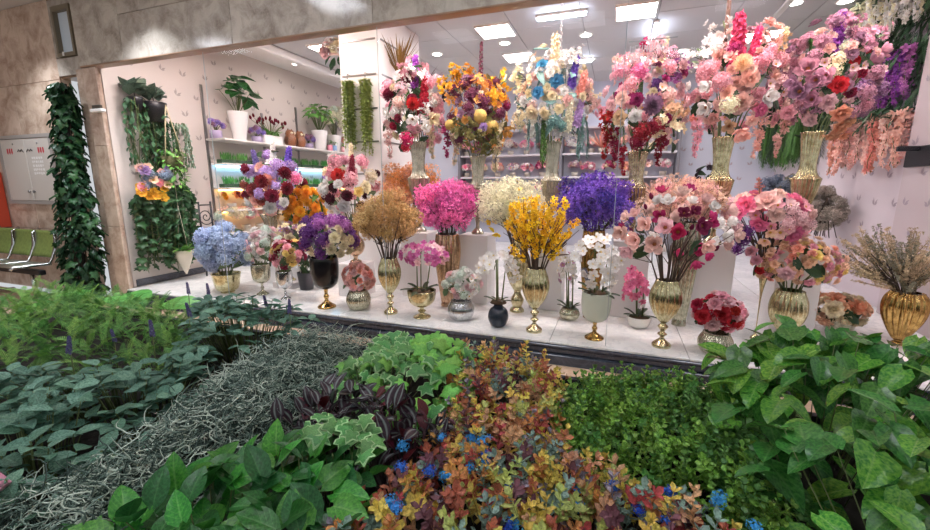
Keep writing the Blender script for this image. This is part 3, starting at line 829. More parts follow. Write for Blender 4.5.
# position, vase, bouquet ellipsoid, flower heads (metres) of every arrangement
ARR = [
    ('hydrangea_bowl', 'pale blue hydrangeas in a shallow gold bowl near the hanging cone planter', 'arrangements on the window ledge', (-4.784, 3.987, 0.2), ('flatbowl', 0.259, 0.177, 'gold'), (0.033, 0.012, 0.566, 0.343, 0.274, 0.288), [('hydrangea', 'paleblue', 34, 0.105), ('leaf', 'greyleaf', 8, 0.131)], [('hydrangea', 'paleblue', -0.011, -0.211, 0.571, 0.131), ('hydrangea', 'paleblue', 0.179, -0.155, 0.7, 0.131), ('hydrangea', 'paleblue', 0.364, -0.091, 0.65, 0.131), ('hydrangea', 'paleblue', 0.246, -0.177, 0.529, 0.131)], 'stems'),
    ('pastel_bouquet', 'small pastel pink, white and mint roses in a slim glass vase', 'arrangements on the window ledge', (-4.263, 4.063, 0.2), ('goblet', 0.4, 0.116, 'mercury'), (0.067, 0.024, 0.634, 0.25, 0.2, 0.23), [('rose', 'palepink', 18, 0.059), ('rose', 'white', 14, 0.056), ('hydrangea', 'mint', 8, 0.064), ('leaf', 'greyleaf', 8, 0.09)], [], 'stems'),
    ('rose_goblet', 'burgundy, pink and yellow roses in a silver goblet', 'arrangements on the window ledge', (-3.801, 3.971, 0.2), ('goblet', 0.358, 0.096, 'silver'), (0.054, 0.019, 0.558, 0.22, 0.176, 0.172), [('rose', 'burgundy', 18, 0.056), ('rose', 'pink', 10, 0.054), ('rose', 'butter', 9, 0.051), ('leaf', 'darkleaf', 8, 0.086)], [], 'stems'),
    ('white_blossom_pot', 'little white blossoms in a charcoal pot', 'arrangements on the window ledge', (-3.905, 4.474, 0.2), ('pot', 0.238, 0.115, 'charcoal'), (0.037, 0.013, 0.363, 0.142, 0.119, 0.149), [('blossom', 'white', 16, 0.061), ('leaf', 'darkleaf', 8, 0.081)], [], 'stems'),
    ('cream_posy', 'cream and mauve posy in a small gold vase behind the burgundy roses', 'arrangements on the window ledge', (-4.238, 4.55, 0.284), ('goblet', 0.47, 0.103, 'gold'), (0.049, 0.017, 0.652, 0.183, 0.146, 0.138), [('rose', 'cream', 10, 0.069), ('blossom', 'mauve', 10, 0.062), ('leaf', 'greyleaf', 5, 0.083)], [], 'stems'),
    ('purple_cream_bouquet', 'purple hydrangea and cream roses in a black goblet with bronze foot', 'arrangements on the window ledge', (-3.094, 3.855, 0.2), ('goblet', 0.593, 0.158, 'blackglass'), (0.047, 0.017, 0.789, 0.317, 0.253, 0.249), [('hydrangea', 'purple', 9, 0.091), ('rose', 'cream', 8, 0.068), ('leaf', 'darkleaf', 10, 0.091)], [('hydrangea', 'purple', -0.019, -0.177, 0.876, 0.102), ('hydrangea', 'purple', -0.053, -0.197, 0.767, 0.091), ('hydrangea', 'orchid', 0.061, -0.121, 0.96, 0.091), ('hydrangea', 'orchid', 0.177, -0.046, 0.99, 0.091), ('hydrangea', 'orchid', 0.301, 0.013, 0.945, 0.091), ('hydrangea', 'purple', 0.141, -0.186, 0.818, 0.091), ('rose', 'cream', 0.268, -0.13, 0.838, 0.068), ('rose', 'cream', 0.333, -0.085, 0.759, 0.068), ('rose', 'cream', 0.227, -0.155, 0.72, 0.068), ('rose', 'cream', 0.289, -0.087, 0.669, 0.057), ('rose', 'cream', 0.37, -0.024, 0.808, 0.068), ('rose', 'palepink', 0.184, -0.179, 0.765, 0.057), ('rose', 'cream', 0.272, -0.075, 0.92, 0.068)], 'stems'),
    ('pink_rose_ball', 'ball of salmon pink roses in a dimpled glass bowl', 'arrangements on the window ledge', (-2.696, 3.913, 0.2), ('ballbowl', 0.225, 0.133, 'mercury'), (0.017, 0.006, 0.377, 0.177, 0.142, 0.17), [('rose', 'salmon', 26, 0.048), ('rose', 'palepink', 12, 0.048), ('rose', 'coral', 10, 0.048), ('leaf', 'greyleaf', 6, 0.068)], [], None),
    ('dried_filler_urn', 'golden brown dried filler flowers in a fluted gold urn', 'arrangements on the window ledge', (-2.274, 3.903, 0.2), ('urn', 0.622, 0.114, 'gold'), (0.003, 0.001, 1.034, 0.39, 0.312, 0.288), [('mist', 'dried', 42, 0.096), ('mist', 'driedpale', 14, 0.085)], [], 'branches'),
    ('purple_orchid_compote', 'magenta and white orchids with dark leaves in a gold compote', 'arrangements on the window ledge', (-1.886, 3.89, 0.2), ('compote', 0.301, 0.153, 'gold'), (0.042, 0.015, 0.679, 0.262, 0.209, 0.126), [('orchid', 'orchidpink', 46, 0.041), ('orchid', 'palepink', 22, 0.039)], [], 'orchid'),
    ('mint_hydrangea_ball', 'mint and pale pink flowers in a silver ball vase', 'arrangements on the window ledge', (-1.466, 3.968, 0.2), ('ballbowl', 0.209, 0.137, 'silver'), (0.011, 0.004, 0.383, 0.188, 0.151, 0.157), [('hydrangea', 'mint', 14, 0.052), ('rose', 'palepink', 10, 0.048), ('blossom', 'white', 22, 0.038), ('rose', 'white', 10, 0.046), ('leaf', 'greyleaf', 8, 0.073)], [], None),
    ('white_orchid_globe', 'white orchid with arching stems in a dark blue globe vase', 'arrangements on the window ledge', (-1.036, 3.884, 0.2), ('globe', 0.272, 0.104, 'inkglass'), (-0.009, -0.003, 0.629, 0.226, 0.18, 0.138), [], [('orchid', 'white', -0.145, -0.157, 0.618, 0.058), ('orchid', 'white', -0.18, -0.11, 0.527, 0.051), ('orchid', 'white', -0.106, -0.156, 0.689, 0.061), ('orchid', 'white', -0.065, -0.13, 0.726, 0.061), ('orchid', 'white', -0.019, -0.116, 0.736, 0.058), ('orchid', 'white', -0.092, -0.168, 0.605, 0.058), ('orchid', 'white', 0.061, -0.085, 0.735, 0.061), ('orchid', 'white', 0.11, -0.083, 0.709, 0.061), ('orchid', 'white', 0.149, -0.079, 0.662, 0.061), ('orchid', 'white', 0.172, -0.045, 0.599, 0.058), ('orchid', 'white', 0.179, 0.017, 0.518, 0.054), ('orchid', 'white', 0.127, -0.105, 0.636, 0.058), ('orchid', 'white', -0.041, -0.174, 0.657, 0.058), ('orchid', 'white', -0.194, -0.131, 0.45, 0.046), ('orchid', 'white', 0.144, 0.0, 0.498, 0.051)], 'orchid'),
    ('forsythia_urn', 'bright yellow forsythia branches in a tall fluted gold urn', 'arrangements on the window ledge', (-0.666, 3.861, 0.2), ('urn', 0.628, 0.118, 'gold'), (0.014, 0.005, 0.998, 0.359, 0.287, 0.289), [('forsythia', 'yellow', 56, 0.121)], [], 'branches'),
    ('white_orchid_goblet', 'full white orchids in a pale celadon goblet with gold foot', 'arrangements on the window ledge', (-0.105, 3.861, 0.2), ('goblet', 0.442, 0.131, 'celadon'), (-0.022, -0.008, 0.711, 0.235, 0.188, 0.234), [('orchid', 'white', 30, 0.05)], [('orchid', 'white', -0.1, -0.059, 0.923, 0.054), ('orchid', 'white', -0.027, -0.013, 0.938, 0.054), ('orchid', 'white', 0.057, 0.04, 0.935, 0.054), ('orchid', 'white', 0.114, -0.041, 0.842, 0.054), ('orchid', 'white', 0.112, -0.1, 0.745, 0.054), ('orchid', 'white', 0.086, -0.13, 0.652, 0.054), ('orchid', 'white', -0.162, -0.111, 0.873, 0.054), ('orchid', 'white', -0.196, -0.158, 0.789, 0.049), ('orchid', 'white', 0.051, -0.121, 0.815, 0.054), ('orchid', 'white', 0.016, -0.171, 0.734, 0.054), ('orchid', 'white', 0.058, -0.121, 0.567, 0.045), ('orchid', 'white', 0.109, -0.027, 0.514, 0.04)], 'orchid'),
    ('small_orchid_pot', 'small white orchid in a low mirrored mosaic pot', 'arrangements on the window ledge', (-0.383, 4.355, 0.2), ('ballbowl', 0.122, 0.102, 'mercury'), (-0.053, -0.019, 0.532, 0.082, 0.082, 0.177), [('orchid', 'white', 14, 0.037), ('blossom', 'mauve', 8, 0.036)], [('hydrangea', 'dustyblue', 0.115, 0.026, 0.514, 0.052), ('hydrangea', 'dustyblue', 0.149, 0.026, 0.453, 0.042)], 'orchid'),
    ('pink_orchid_bowl', 'pink orchid with dark leaves in a low white dish', 'arrangements on the window ledge', (0.296, 4.329, 0.2), ('flatbowl', 0.115, 0.119, 'whiteglaze'), (-0.058, -0.021, 0.403, 0.112, 0.112, 0.197), [('orchid', 'candypink', 20, 0.045)], [('orchid', 'candypink', -0.097, -0.084, 0.545, 0.049), ('orchid', 'candypink', -0.03, -0.096, 0.473, 0.049), ('orchid', 'candypink', -0.109, -0.132, 0.435, 0.049), ('orchid', 'candypink', -0.049, -0.128, 0.35, 0.049), ('blossom', 'white', 0.007, -0.048, 0.243, 0.039)], 'orchid'),
    ('magnolia_urn', 'blush and magenta magnolia branches in a fluted gold urn', 'arrangements on the window ledge', (0.464, 3.857, 0.2), ('urn', 0.6, 0.119, 'gold'), (0.016, 0.006, 1.03, 0.434, 0.347, 0.336), [('magnolia', 'blush', 12, 0.076), ('magnolia', 'magenta', 8, 0.067), ('magnolia', 'white', 10, 0.063), ('bud', 'plum', 10, 0.034), ('leaf', 'darkleaf', 6, 0.076)], [('magnolia', 'blush', -0.389, -0.278, 1.028, 0.094), ('magnolia', 'blush', -0.276, -0.354, 0.977, 0.094), ('magnolia', 'blush', -0.221, -0.356, 1.104, 0.085), ('magnolia', 'blush', -0.153, -0.366, 0.953, 0.103), ('magnolia', 'palepink', -0.085, -0.355, 1.078, 0.085), ('magnolia', 'palepink', -0.334, -0.269, 0.89, 0.076), ('magnolia', 'magenta', 0.003, -0.332, 1.048, 0.094), ('magnolia', 'plum', 0.042, -0.258, 1.181, 0.065), ('magnolia', 'plum', 0.165, -0.226, 1.09, 0.085), ('magnolia', 'magenta', 0.165, -0.234, 0.935, 0.076), ('magnolia', 'white', 0.289, -0.107, 1.098, 0.076), ('magnolia', 'white', 0.369, -0.031, 1.006, 0.076), ('magnolia', 'white', 0.264, -0.156, 0.976, 0.065), ('magnolia', 'white', 0.424, 0.108, 1.101, 0.065), ('magnolia', 'plum', 0.118, -0.201, 1.195, 0.056), ('magnolia', 'blush', -0.302, -0.293, 1.167, 0.065), ('magnolia', 'magenta', 0.244, -0.136, 0.861, 0.056)], 'branches'),
    ('red_rose_bowl', 'crimson and light pink roses in a round glass bowl', 'arrangements on the window ledge', (0.872, 3.837, 0.2), ('ballbowl', 0.187, 0.13, 'mercury'), (0.0, 0.0, 0.362, 0.201, 0.161, 0.15), [('rose', 'red', 22, 0.047), ('rose', 'pink', 18, 0.045), ('rose', 'palepink', 14, 0.043), ('leaf', 'darkleaf', 12, 0.067)], [('rose', 'red', -0.147, -0.174, 0.364, 0.067), ('rose', 'pink', -0.066, -0.147, 0.457, 0.058), ('rose', 'palepink', 0.035, -0.091, 0.468, 0.067), ('rose', 'pink', 0.119, -0.062, 0.393, 0.067), ('rose', 'red', -0.012, -0.153, 0.39, 0.067), ('rose', 'palepink', -0.074, -0.155, 0.308, 0.067), ('rose', 'red', 0.107, -0.064, 0.308, 0.067), ('rose', 'red', -0.182, -0.127, 0.44, 0.058), ('rose', 'pink', -0.004, -0.057, 0.506, 0.058)], None),
    ('peach_rose_urn', 'spray of small peach and pink roses in a fluted gold goblet', 'arrangements on the window ledge', (1.526, 4.365, 0.2), ('tulipurn', 0.48, 0.132, 'gold'), (0.016, 0.006, 0.735, 0.341, 0.273, 0.22), [('rose', 'peach', 90, 0.041), ('rose', 'pink', 24, 0.041), ('rose', 'butter', 26, 0.039), ('rose', 'coral', 14, 0.039), ('leaf', 'darkleaf', 22, 0.079)], [('rose', 'palepink', -0.149, -0.298, 0.693, 0.07), ('rose', 'pink', -0.357, -0.249, 0.773, 0.053), ('rose', 'pink', -0.374, -0.153, 0.827, 0.053), ('rose', 'red', -0.328, -0.259, 0.69, 0.044), ('rose', 'coral', -0.073, -0.231, 0.871, 0.053), ('rose', 'butter', 0.061, -0.196, 0.823, 0.053)], 'stems'),
    ('peach_rose_bowl', 'low bowl of large apricot and cream roses beside the pothos', 'arrangements on the window ledge', (2.107, 4.824, 0.2), ('flatbowl', 0.142, 0.136, 'mercury'), (-0.028, -0.01, 0.232, 0.226, 0.181, 0.125), [('rose', 'apricot', 14, 0.067), ('rose', 'cream', 12, 0.067), ('rose', 'peach', 8, 0.058), ('leaf', 'darkleaf', 10, 0.077)], [('rose', 'apricot', -0.106, -0.125, 0.354, 0.086), ('rose', 'apricot', 0.063, -0.106, 0.278, 0.086), ('rose', 'apricot', -0.293, -0.162, 0.278, 0.077), ('rose', 'cream', -0.163, -0.221, 0.279, 0.086), ('rose', 'cream', -0.019, -0.137, 0.182, 0.077), ('rose', 'peach', -0.176, -0.158, 0.161, 0.077)], None),
    ('heather_vase', 'wispy dried heather in a swollen ribbed amber gold vase', 'arrangements on the window ledge', (2.462, 4.622, 0.2), ('heart', 0.481, 0.141, 'amber'), (-0.171, -0.061, 0.748, 0.335, 0.268, 0.259), [('heather', 'heather', 32, 0.207), ('heather', 'greyleafd', 16, 0.19)], [], 'branches'),
    ('mixed_spire_bouquet', 'lilac, coral and burgundy spire bouquet in a cream ribbed vase', 'bouquets in the second row', (-4.706, 4.75, 0.718), ('trumpet', 0.469, 0.132, 'champagne'), (0.058, 0.021, 0.869, 0.375, 0.375, 0.516), [('hydrangea', 'lilac', 10, 0.1), ('rose', 'salmon', 8, 0.086), ('dahlia', 'burgundy', 8, 0.086), ('rose', 'white', 6, 0.086), ('leaf', 'darkleaf', 14, 0.129)], [('spike', 'lavender', -0.047, -0.124, 1.198, 0.172), ('spike', 'violet', 0.362, 0.04, 1.212, 0.172), ('spike', 'white', 0.127, 0.022, 1.339, 0.158), ('rose', 'coral', 0.263, -0.254, 0.923, 0.115), ('rose', 'salmon', 0.104, -0.195, 1.112, 0.1), ('dahlia', 'burgundy', 0.418, -0.137, 1.017, 0.1), ('dahlia', 'burgundy', 0.451, -0.173, 0.843, 0.1), ('dahlia', 'burgundy', 0.32, -0.263, 0.736, 0.1), ('dahlia', 'rust', 0.089, -0.284, 0.816, 0.1), ('dahlia', 'rust', -0.123, -0.225, 0.896, 0.086), ('rose', 'white', 0.264, -0.258, 0.587, 0.1), ('rose', 'white', 0.426, -0.185, 0.654, 0.086), ('rose', 'white', -0.104, -0.239, 0.649, 0.086), ('hydrangea', 'lilac', 0.325, -0.135, 1.124, 0.115), ('hydrangea', 'lilac', 0.205, -0.215, 1.056, 0.1), ('hydrangea', 'candypink', 0.49, -0.013, 0.978, 0.1), ('rose', 'rust', 0.182, -0.288, 0.682, 0.086), ('hydrangea', 'lilac', -0.088, -0.188, 1.06, 0.1)], 'stems'),
    ('orange_mum_bunch', 'dense bunch of orange chrysanthemums between the two spire bouquets', 'bouquets in the second row', (-4.363, 5.0, 0.457), ('pot', 0.515, 0.167, 'charcoal'), (0.042, 0.015, 0.811, 0.295, 0.236, 0.251), [('dahlia', 'orange', 40, 0.08), ('leaf', 'leafgreen', 10, 0.118)], [], 'stems'),
    ('burgundy_blush_bouquet', 'blush, burgundy and white bouquet in a rose gold bulb vase', 'bouquets in the second row', (-3.111, 4.5, 0.622), ('bulb', 0.517, 0.123, 'rosegold'), (-0.04, -0.014, 0.918, 0.33, 0.33, 0.476), [('hydrangea', 'pink', 10, 0.088), ('rose', 'white', 14, 0.075), ('dahlia', 'darkburgundy', 6, 0.063), ('rose', 'cream', 8, 0.069), ('leaf', 'greyleaf', 10, 0.1)], [('hydrangea', 'pink', -0.093, -0.155, 1.229, 0.113), ('hydrangea', 'pink', 0.175, -0.046, 1.242, 0.1), ('hydrangea', 'pink', 0.137, -0.236, 1.037, 0.1), ('spike', 'burgundy', 0.114, -0.147, 1.203, 0.113), ('rose', 'red', -0.009, -0.243, 1.085, 0.088), ('dahlia', 'darkburgundy', -0.03, -0.286, 0.944, 0.069), ('dahlia', 'darkburgundy', 0.131, -0.282, 0.863, 0.069), ('dahlia', 'darkburgundy', -0.059, -0.298, 0.815, 0.075), ('rose', 'white', 0.09, -0.294, 0.746, 0.088), ('hydrangea', 'white', -0.209, -0.242, 0.92, 0.088), ('rose', 'white', -0.02, -0.287, 0.66, 0.075), ('rose', 'cream', 0.281, -0.145, 0.967, 0.075), ('hydrangea', 'cream', 0.282, -0.028, 1.087, 0.088), ('spike', 'cream', -0.007, 0.021, 1.368, 0.1), ('rose', 'white', -0.136, -0.277, 0.753, 0.075), ('rose', 'butter', 0.231, -0.223, 0.898, 0.063), ('blossom', 'lilac', -0.239, -0.19, 1.063, 0.075)], 'stems'),
    ('orange_gypsophila', "orange and apricot baby's breath cloud beside the white column", 'bouquets in the second row', (-2.61, 5.05, 0.753), ('trumpet', 0.544, 0.134, 'champagne'), (-0.006, -0.002, 0.809, 0.398, 0.318, 0.294), [('mist', 'apricot', 22, 0.133), ('mist', 'burntorange', 16, 0.133)], [('mist', 'burntorange', 0.005, -0.236, 0.936, 0.147), ('mist', 'burntorange', 0.344, -0.062, 0.874, 0.147), ('mist', 'apricot', -0.084, -0.296, 0.761, 0.147), ('mist', 'apricot', 0.086, -0.269, 0.686, 0.147), ('mist', 'burntorange', 0.184, -0.078, 1.014, 0.133)], 'branches'),
    ('pink_gypsophila', "hot pink baby's breath cloud in a fluted gold vase", 'bouquets in the second row', (-1.79, 4.4, 0.2), ('tallflute', 0.849, 0.14, 'rosegold'), (-0.013, -0.005, 1.156, 0.363, 0.29, 0.272), [('mist', 'hotpink', 34, 0.125), ('mist', 'fuchsia', 18, 0.113)], [], 'branches'),
    ('cream_gypsophila', "cream white baby's breath cloud in a tall gold baluster vase", 'bouquets in the second row', (-0.969, 4.45, 0.2), ('baluster', 0.809, 0.131, 'gold'), (-0.066, -0.024, 1.178, 0.354, 0.283, 0.291), [('mist', 'ivory', 44, 0.119), ('blossom', 'butter', 10, 0.043)], [('blossom', 'yellow', -0.244, -0.173, 0.949, 0.054), ('blossom', 'yellow', -0.2, -0.168, 0.897, 0.054), ('blossom', 'yellow', -0.26, -0.237, 1.018, 0.043)], 'branches'),
    ('violet_gypsophila', "deep violet baby's breath cloud in a woven amber vase", 'bouquets in the second row', (-0.187, 4.5, 0.2), ('tallflute', 0.942, 0.112, 'amber'), (-0.035, -0.013, 1.209, 0.388, 0.31, 0.257), [('mist', 'violet', 46, 0.113), ('mist', 'deepviolet', 14, 0.103)], [], 'branches'),
    ('peach_gypsophila', "soft peach baby's breath mound behind the magnolia branches", 'bouquets in the second row', (0.689, 4.55, 0.2), ('tallflute', 1.047, 0.114, 'mercury'), (-0.1, -0.036, 1.24, 0.356, 0.284, 0.193), [('mist', 'peachmist', 36, 0.116), ('mist', 'blushmist', 14, 0.106)], [('mist', 'blushmist', -0.27, -0.233, 1.373, 0.106), ('mist', 'blushmist', -0.046, -0.174, 1.374, 0.106)], 'branches'),
    ('peony_bouquet', 'pink and cream peonies with purple hydrangea in a slender lily shaped gold vase', 'bouquets in the second row', (1.301, 4.35, 0.2), ('lily', 0.76, 0.081, 'gold'), (-0.029, -0.01, 1.116, 0.302, 0.242, 0.237), [('rose', 'candypink', 10, 0.079), ('rose', 'blush', 12, 0.07), ('blossom', 'pink', 24, 0.053), ('hydrangea', 'palepink', 8, 0.07), ('leaf', 'darkleaf', 6, 0.07)], [('hydrangea', 'purple', -0.243, -0.161, 0.948, 0.07), ('hydrangea', 'purple', -0.23, -0.279, 1.03, 0.061), ('hydrangea', 'purple', -0.269, -0.182, 0.862, 0.061), ('rose', 'candypink', -0.255, -0.232, 1.235, 0.088), ('rose', 'candypink', -0.306, -0.261, 1.169, 0.079), ('rose', 'blush', -0.1, -0.204, 1.253, 0.114), ('rose', 'blush', -0.05, -0.24, 1.157, 0.079), ('blossom', 'palepink', 0.085, -0.113, 1.227, 0.07), ('blossom', 'pink', 0.152, -0.108, 1.094, 0.07), ('blossom', 'blush', 0.012, -0.205, 1.015, 0.07), ('blossom', 'pink', 0.247, 0.031, 0.999, 0.07), ('astilbe', 'coral', -0.146, -0.141, 1.309, 0.141), ('blossom', 'peach', -0.071, -0.247, 1.016, 0.061), ('blossom', 'peach', -0.084, -0.201, 0.943, 0.061), ('magnolia', 'white', -0.345, -0.174, 1.033, 0.07)], 'branches'),
    ('grey_hydrangea_bunch', 'smoky blue grey hydrangeas behind the peonies', 'bouquets in the second row', (1.792, 5.3, 0.919), ('pot', 0.425, 0.108, 'charcoal'), (-0.113, -0.041, 0.6, 0.212, 0.17, 0.125), [('hydrangea', 'dustyblue', 14, 0.083), ('hydrangea', 'greyleafd', 8, 0.083)], [], 'stems'),
    ('dark_sprig_vase', 'black plum sprigs in a dark bud vase beside the shelving post', 'bouquets in the second row', (1.173, 6.2, 0.888), ('globe', 0.458, 0.079, 'inkglass'), (-0.093, -0.033, 0.776, 0.128, 0.128, 0.18), [('rose', 'blackplum', 14, 0.046), ('leaf', 'darkleaf', 14, 0.077)], [], 'stems'),
    ('red_pink_tower', 'tall red, white and blush arrangement with one purple spike on top', 'tall arrangements on the white plinths', (-2.324, 4.78, 1.02), ('tower', 1.099, 0.126, 'clearglass'), (-0.049, -0.018, 1.472, 0.349, 0.349, 0.508), [('hydrangea', 'pink', 15, 0.077), ('rose', 'white', 18, 0.063), ('dahlia', 'burgundy', 7, 0.063), ('rose', 'cream', 12, 0.058), ('leaf', 'darkleaf', 24, 0.109), ('spray', 'pink', 6, 0.121), ('spray', 'white', 6, 0.121), ('fern', 'leafgreen', 3, 0.194)], [('spike', 'purplev', 0.007, -0.055, 1.888, 0.165), ('dahlia', 'burgundy', -0.2, -0.251, 1.598, 0.083), ('dahlia', 'burgundy', -0.021, -0.187, 1.762, 0.083), ('hydrangea', 'pink', -0.277, -0.156, 1.711, 0.089), ('hydrangea', 'palepink', -0.065, -0.256, 1.653, 0.1), ('hydrangea', 'pink', 0.139, -0.065, 1.798, 0.089), ('hydrangea', 'palepink', 0.21, 0.093, 1.794, 0.089), ('spike', 'crimson', 0.185, -0.199, 1.593, 0.165), ('dahlia', 'crimson', 0.094, -0.303, 1.472, 0.089), ('rose', 'white', -0.248, -0.272, 1.409, 0.078), ('rose', 'white', -0.112, -0.329, 1.404, 0.067), ('magnolia', 'white', 0.102, -0.327, 1.317, 0.089), ('dahlia', 'burgundy', -0.054, -0.344, 1.333, 0.061), ('dahlia', 'crimson', -0.131, -0.327, 1.262, 0.056), ('hydrangea', 'hotred2', 0.012, -0.312, 1.114, 0.089), ('hydrangea', 'hotred', -0.039, -0.244, 1.021, 0.067), ('rose', 'white', 0.215, -0.25, 1.245, 0.078), ('magnolia', 'cream', 0.271, -0.178, 1.34, 0.102), ('strand', 'cream', 0.21, -0.051, 1.087, 0.229), ('strand', 'blush', -0.276, -0.221, 1.111, 0.203), ('rose', 'palepink', 0.149, -0.299, 1.22, 0.056), ('hydrangea', 'blush', -0.078, -0.314, 1.502, 0.089), ('hydrangea', 'blush', 0.269, -0.108, 1.55, 0.089)], 'stems'),
    ('autumn_tower', 'tall orange, plum and yellow pompom arrangement with a trailing dark spire', 'tall arrangements on the white plinths', (-1.549, 4.78, 1.02), ('tower', 0.915, 0.11, 'clearglass'), (-0.013, -0.005, 1.34, 0.358, 0.358, 0.485), [('blossom', 'orangepale', 24, 0.055), ('hydrangea', 'plumd', 12, 0.065), ('rose', 'mauve', 12, 0.051), ('blossom', 'cream', 18, 0.042), ('leaf', 'olive', 27, 0.093), ('spray', 'orangepale', 6, 0.115), ('spray', 'plumd', 6, 0.115), ('fern', 'leafgreen', 3, 0.185)], [('spray', 'orange', -0.294, -0.073, 1.737, 0.17), ('spray', 'orange', -0.151, -0.031, 1.756, 0.17), ('spray', 'orangepale', 0.022, -0.153, 1.654, 0.17), ('spray', 'orange', 0.212, 0.108, 1.737, 0.145), ('spray', 'orange', 0.211, -0.127, 1.531, 0.145), ('spray', 'orangepale', -0.187, -0.195, 1.577, 0.145), ('hydrangea', 'plumd', 0.023, -0.26, 1.509, 0.096), ('hydrangea', 'plumd', 0.124, -0.253, 1.452, 0.096), ('rose', 'rust', 0.128, -0.084, 1.66, 0.074), ('hydrangea', 'magentad', 0.309, 0.023, 1.457, 0.064), ('hydrangea', 'plumd', 0.285, -0.139, 1.348, 0.074), ('rose', 'blackplum', -0.347, -0.127, 1.568, 0.064), ('rose', 'blackplum', -0.344, -0.101, 1.692, 0.053), ('hydrangea', 'plumd', -0.003, -0.315, 1.398, 0.085), ('pompon', 'butter', 0.12, -0.309, 1.31, 0.085), ('pompon', 'butter', -0.244, -0.269, 1.24, 0.073), ('pompon', 'butter', 0.236, -0.239, 1.201, 0.079), ('pompon', 'butter', 0.179, -0.175, 1.514, 0.073), ('rose', 'lilac', 0.154, -0.307, 1.196, 0.053), ('rose', 'mauve', 0.036, -0.33, 1.332, 0.064), ('strandup', 'plumd', 0.002, 0.083, 1.984, 0.194), ('strand', 'cream', 0.246, -0.101, 0.991, 0.242), ('strand', 'cream', -0.198, -0.203, 0.995, 0.194), ('strand', 'magentad', -0.304, -0.215, 1.063, 0.194), ('spray', 'olive', 0.04, -0.339, 1.082, 0.145), ('spray', 'olive', 0.188, -0.264, 1.064, 0.145), ('rose', 'mauve', 0.088, -0.272, 0.96, 0.053), ('spray', 'olive', -0.059, -0.351, 1.189, 0.145)], 'stems'),
    ('blue_cream_tower', 'tall cream and white arrangement with large blue roses and a violet spike', 'tall arrangements on the white plinths', (-0.685, 4.78, 1.02), ('tower', 1.045, 0.111, 'clearglass'), (-0.007, -0.003, 1.501, 0.392, 0.392, 0.517), [('rose', 'white', 31, 0.056), ('rose', 'cream', 27, 0.052), ('hydrangea', 'blush', 12, 0.056), ('blossom', 'peach', 21, 0.043), ('leaf', 'bluegreen', 30, 0.097), ('spray', 'white', 6, 0.108), ('spray', 'cream', 6, 0.108), ('fern', 'bluegreen', 3, 0.172)], [('spike', 'cream', -0.005, -0.068, 1.923, 0.17), ('hydrangea', 'white', 0.0, -0.265, 1.72, 0.079), ('hydrangea', 'white', 0.103, -0.152, 1.795, 0.089), ('rose', 'blue', 0.062, -0.319, 1.59, 0.094), ('rose', 'blue', -0.094, -0.249, 1.76, 0.079), ('rose', 'blue', -0.102, -0.387, 1.484, 0.074), ('spike', 'violet', 0.204, -0.129, 1.716, 0.136), ('spike', 'coral', 0.282, -0.137, 1.554, 0.136), ('rose', 'cream', -0.156, -0.39, 1.306, 0.074), ('rose', 'white', -0.251, -0.341, 1.426, 0.069), ('rose', 'cream', 0.027, -0.382, 1.448, 0.059), ('rose', 'cream', 0.09, -0.374, 1.323, 0.064), ('rose', 'cream', -0.032, -0.407, 1.297, 0.059), ('rose', 'blush', 0.168, -0.317, 1.404, 0.074), ('spike', 'ivory', 0.192, -0.299, 1.263, 0.136), ('rose', 'peach', -0.251, -0.31, 1.568, 0.059), ('spray', 'cream', -0.333, -0.182, 1.67, 0.136), ('spike', 'lilac', 0.279, -0.198, 1.312, 0.136), ('spray', 'blush', 0.367, 0.039, 1.434, 0.147), ('hydrangea', 'palepink', 0.321, -0.026, 1.604, 0.069), ('hydrangea', 'bluegreen', 0.046, -0.375, 1.202, 0.069), ('hydrangea', 'bluegreen', 0.121, -0.327, 1.166, 0.059), ('fern', 'leafgreen', -0.108, -0.272, 1.063, 0.272), ('fern', 'bluegreen', -0.189, -0.298, 1.144, 0.226), ('fern', 'bluegreen', 0.289, -0.038, 1.073, 0.226), ('leaf', 'bluegreen', -0.005, -0.344, 1.111, 0.113), ('blossom', 'white', -0.213, -0.215, 1.769, 0.068)], 'stems'),
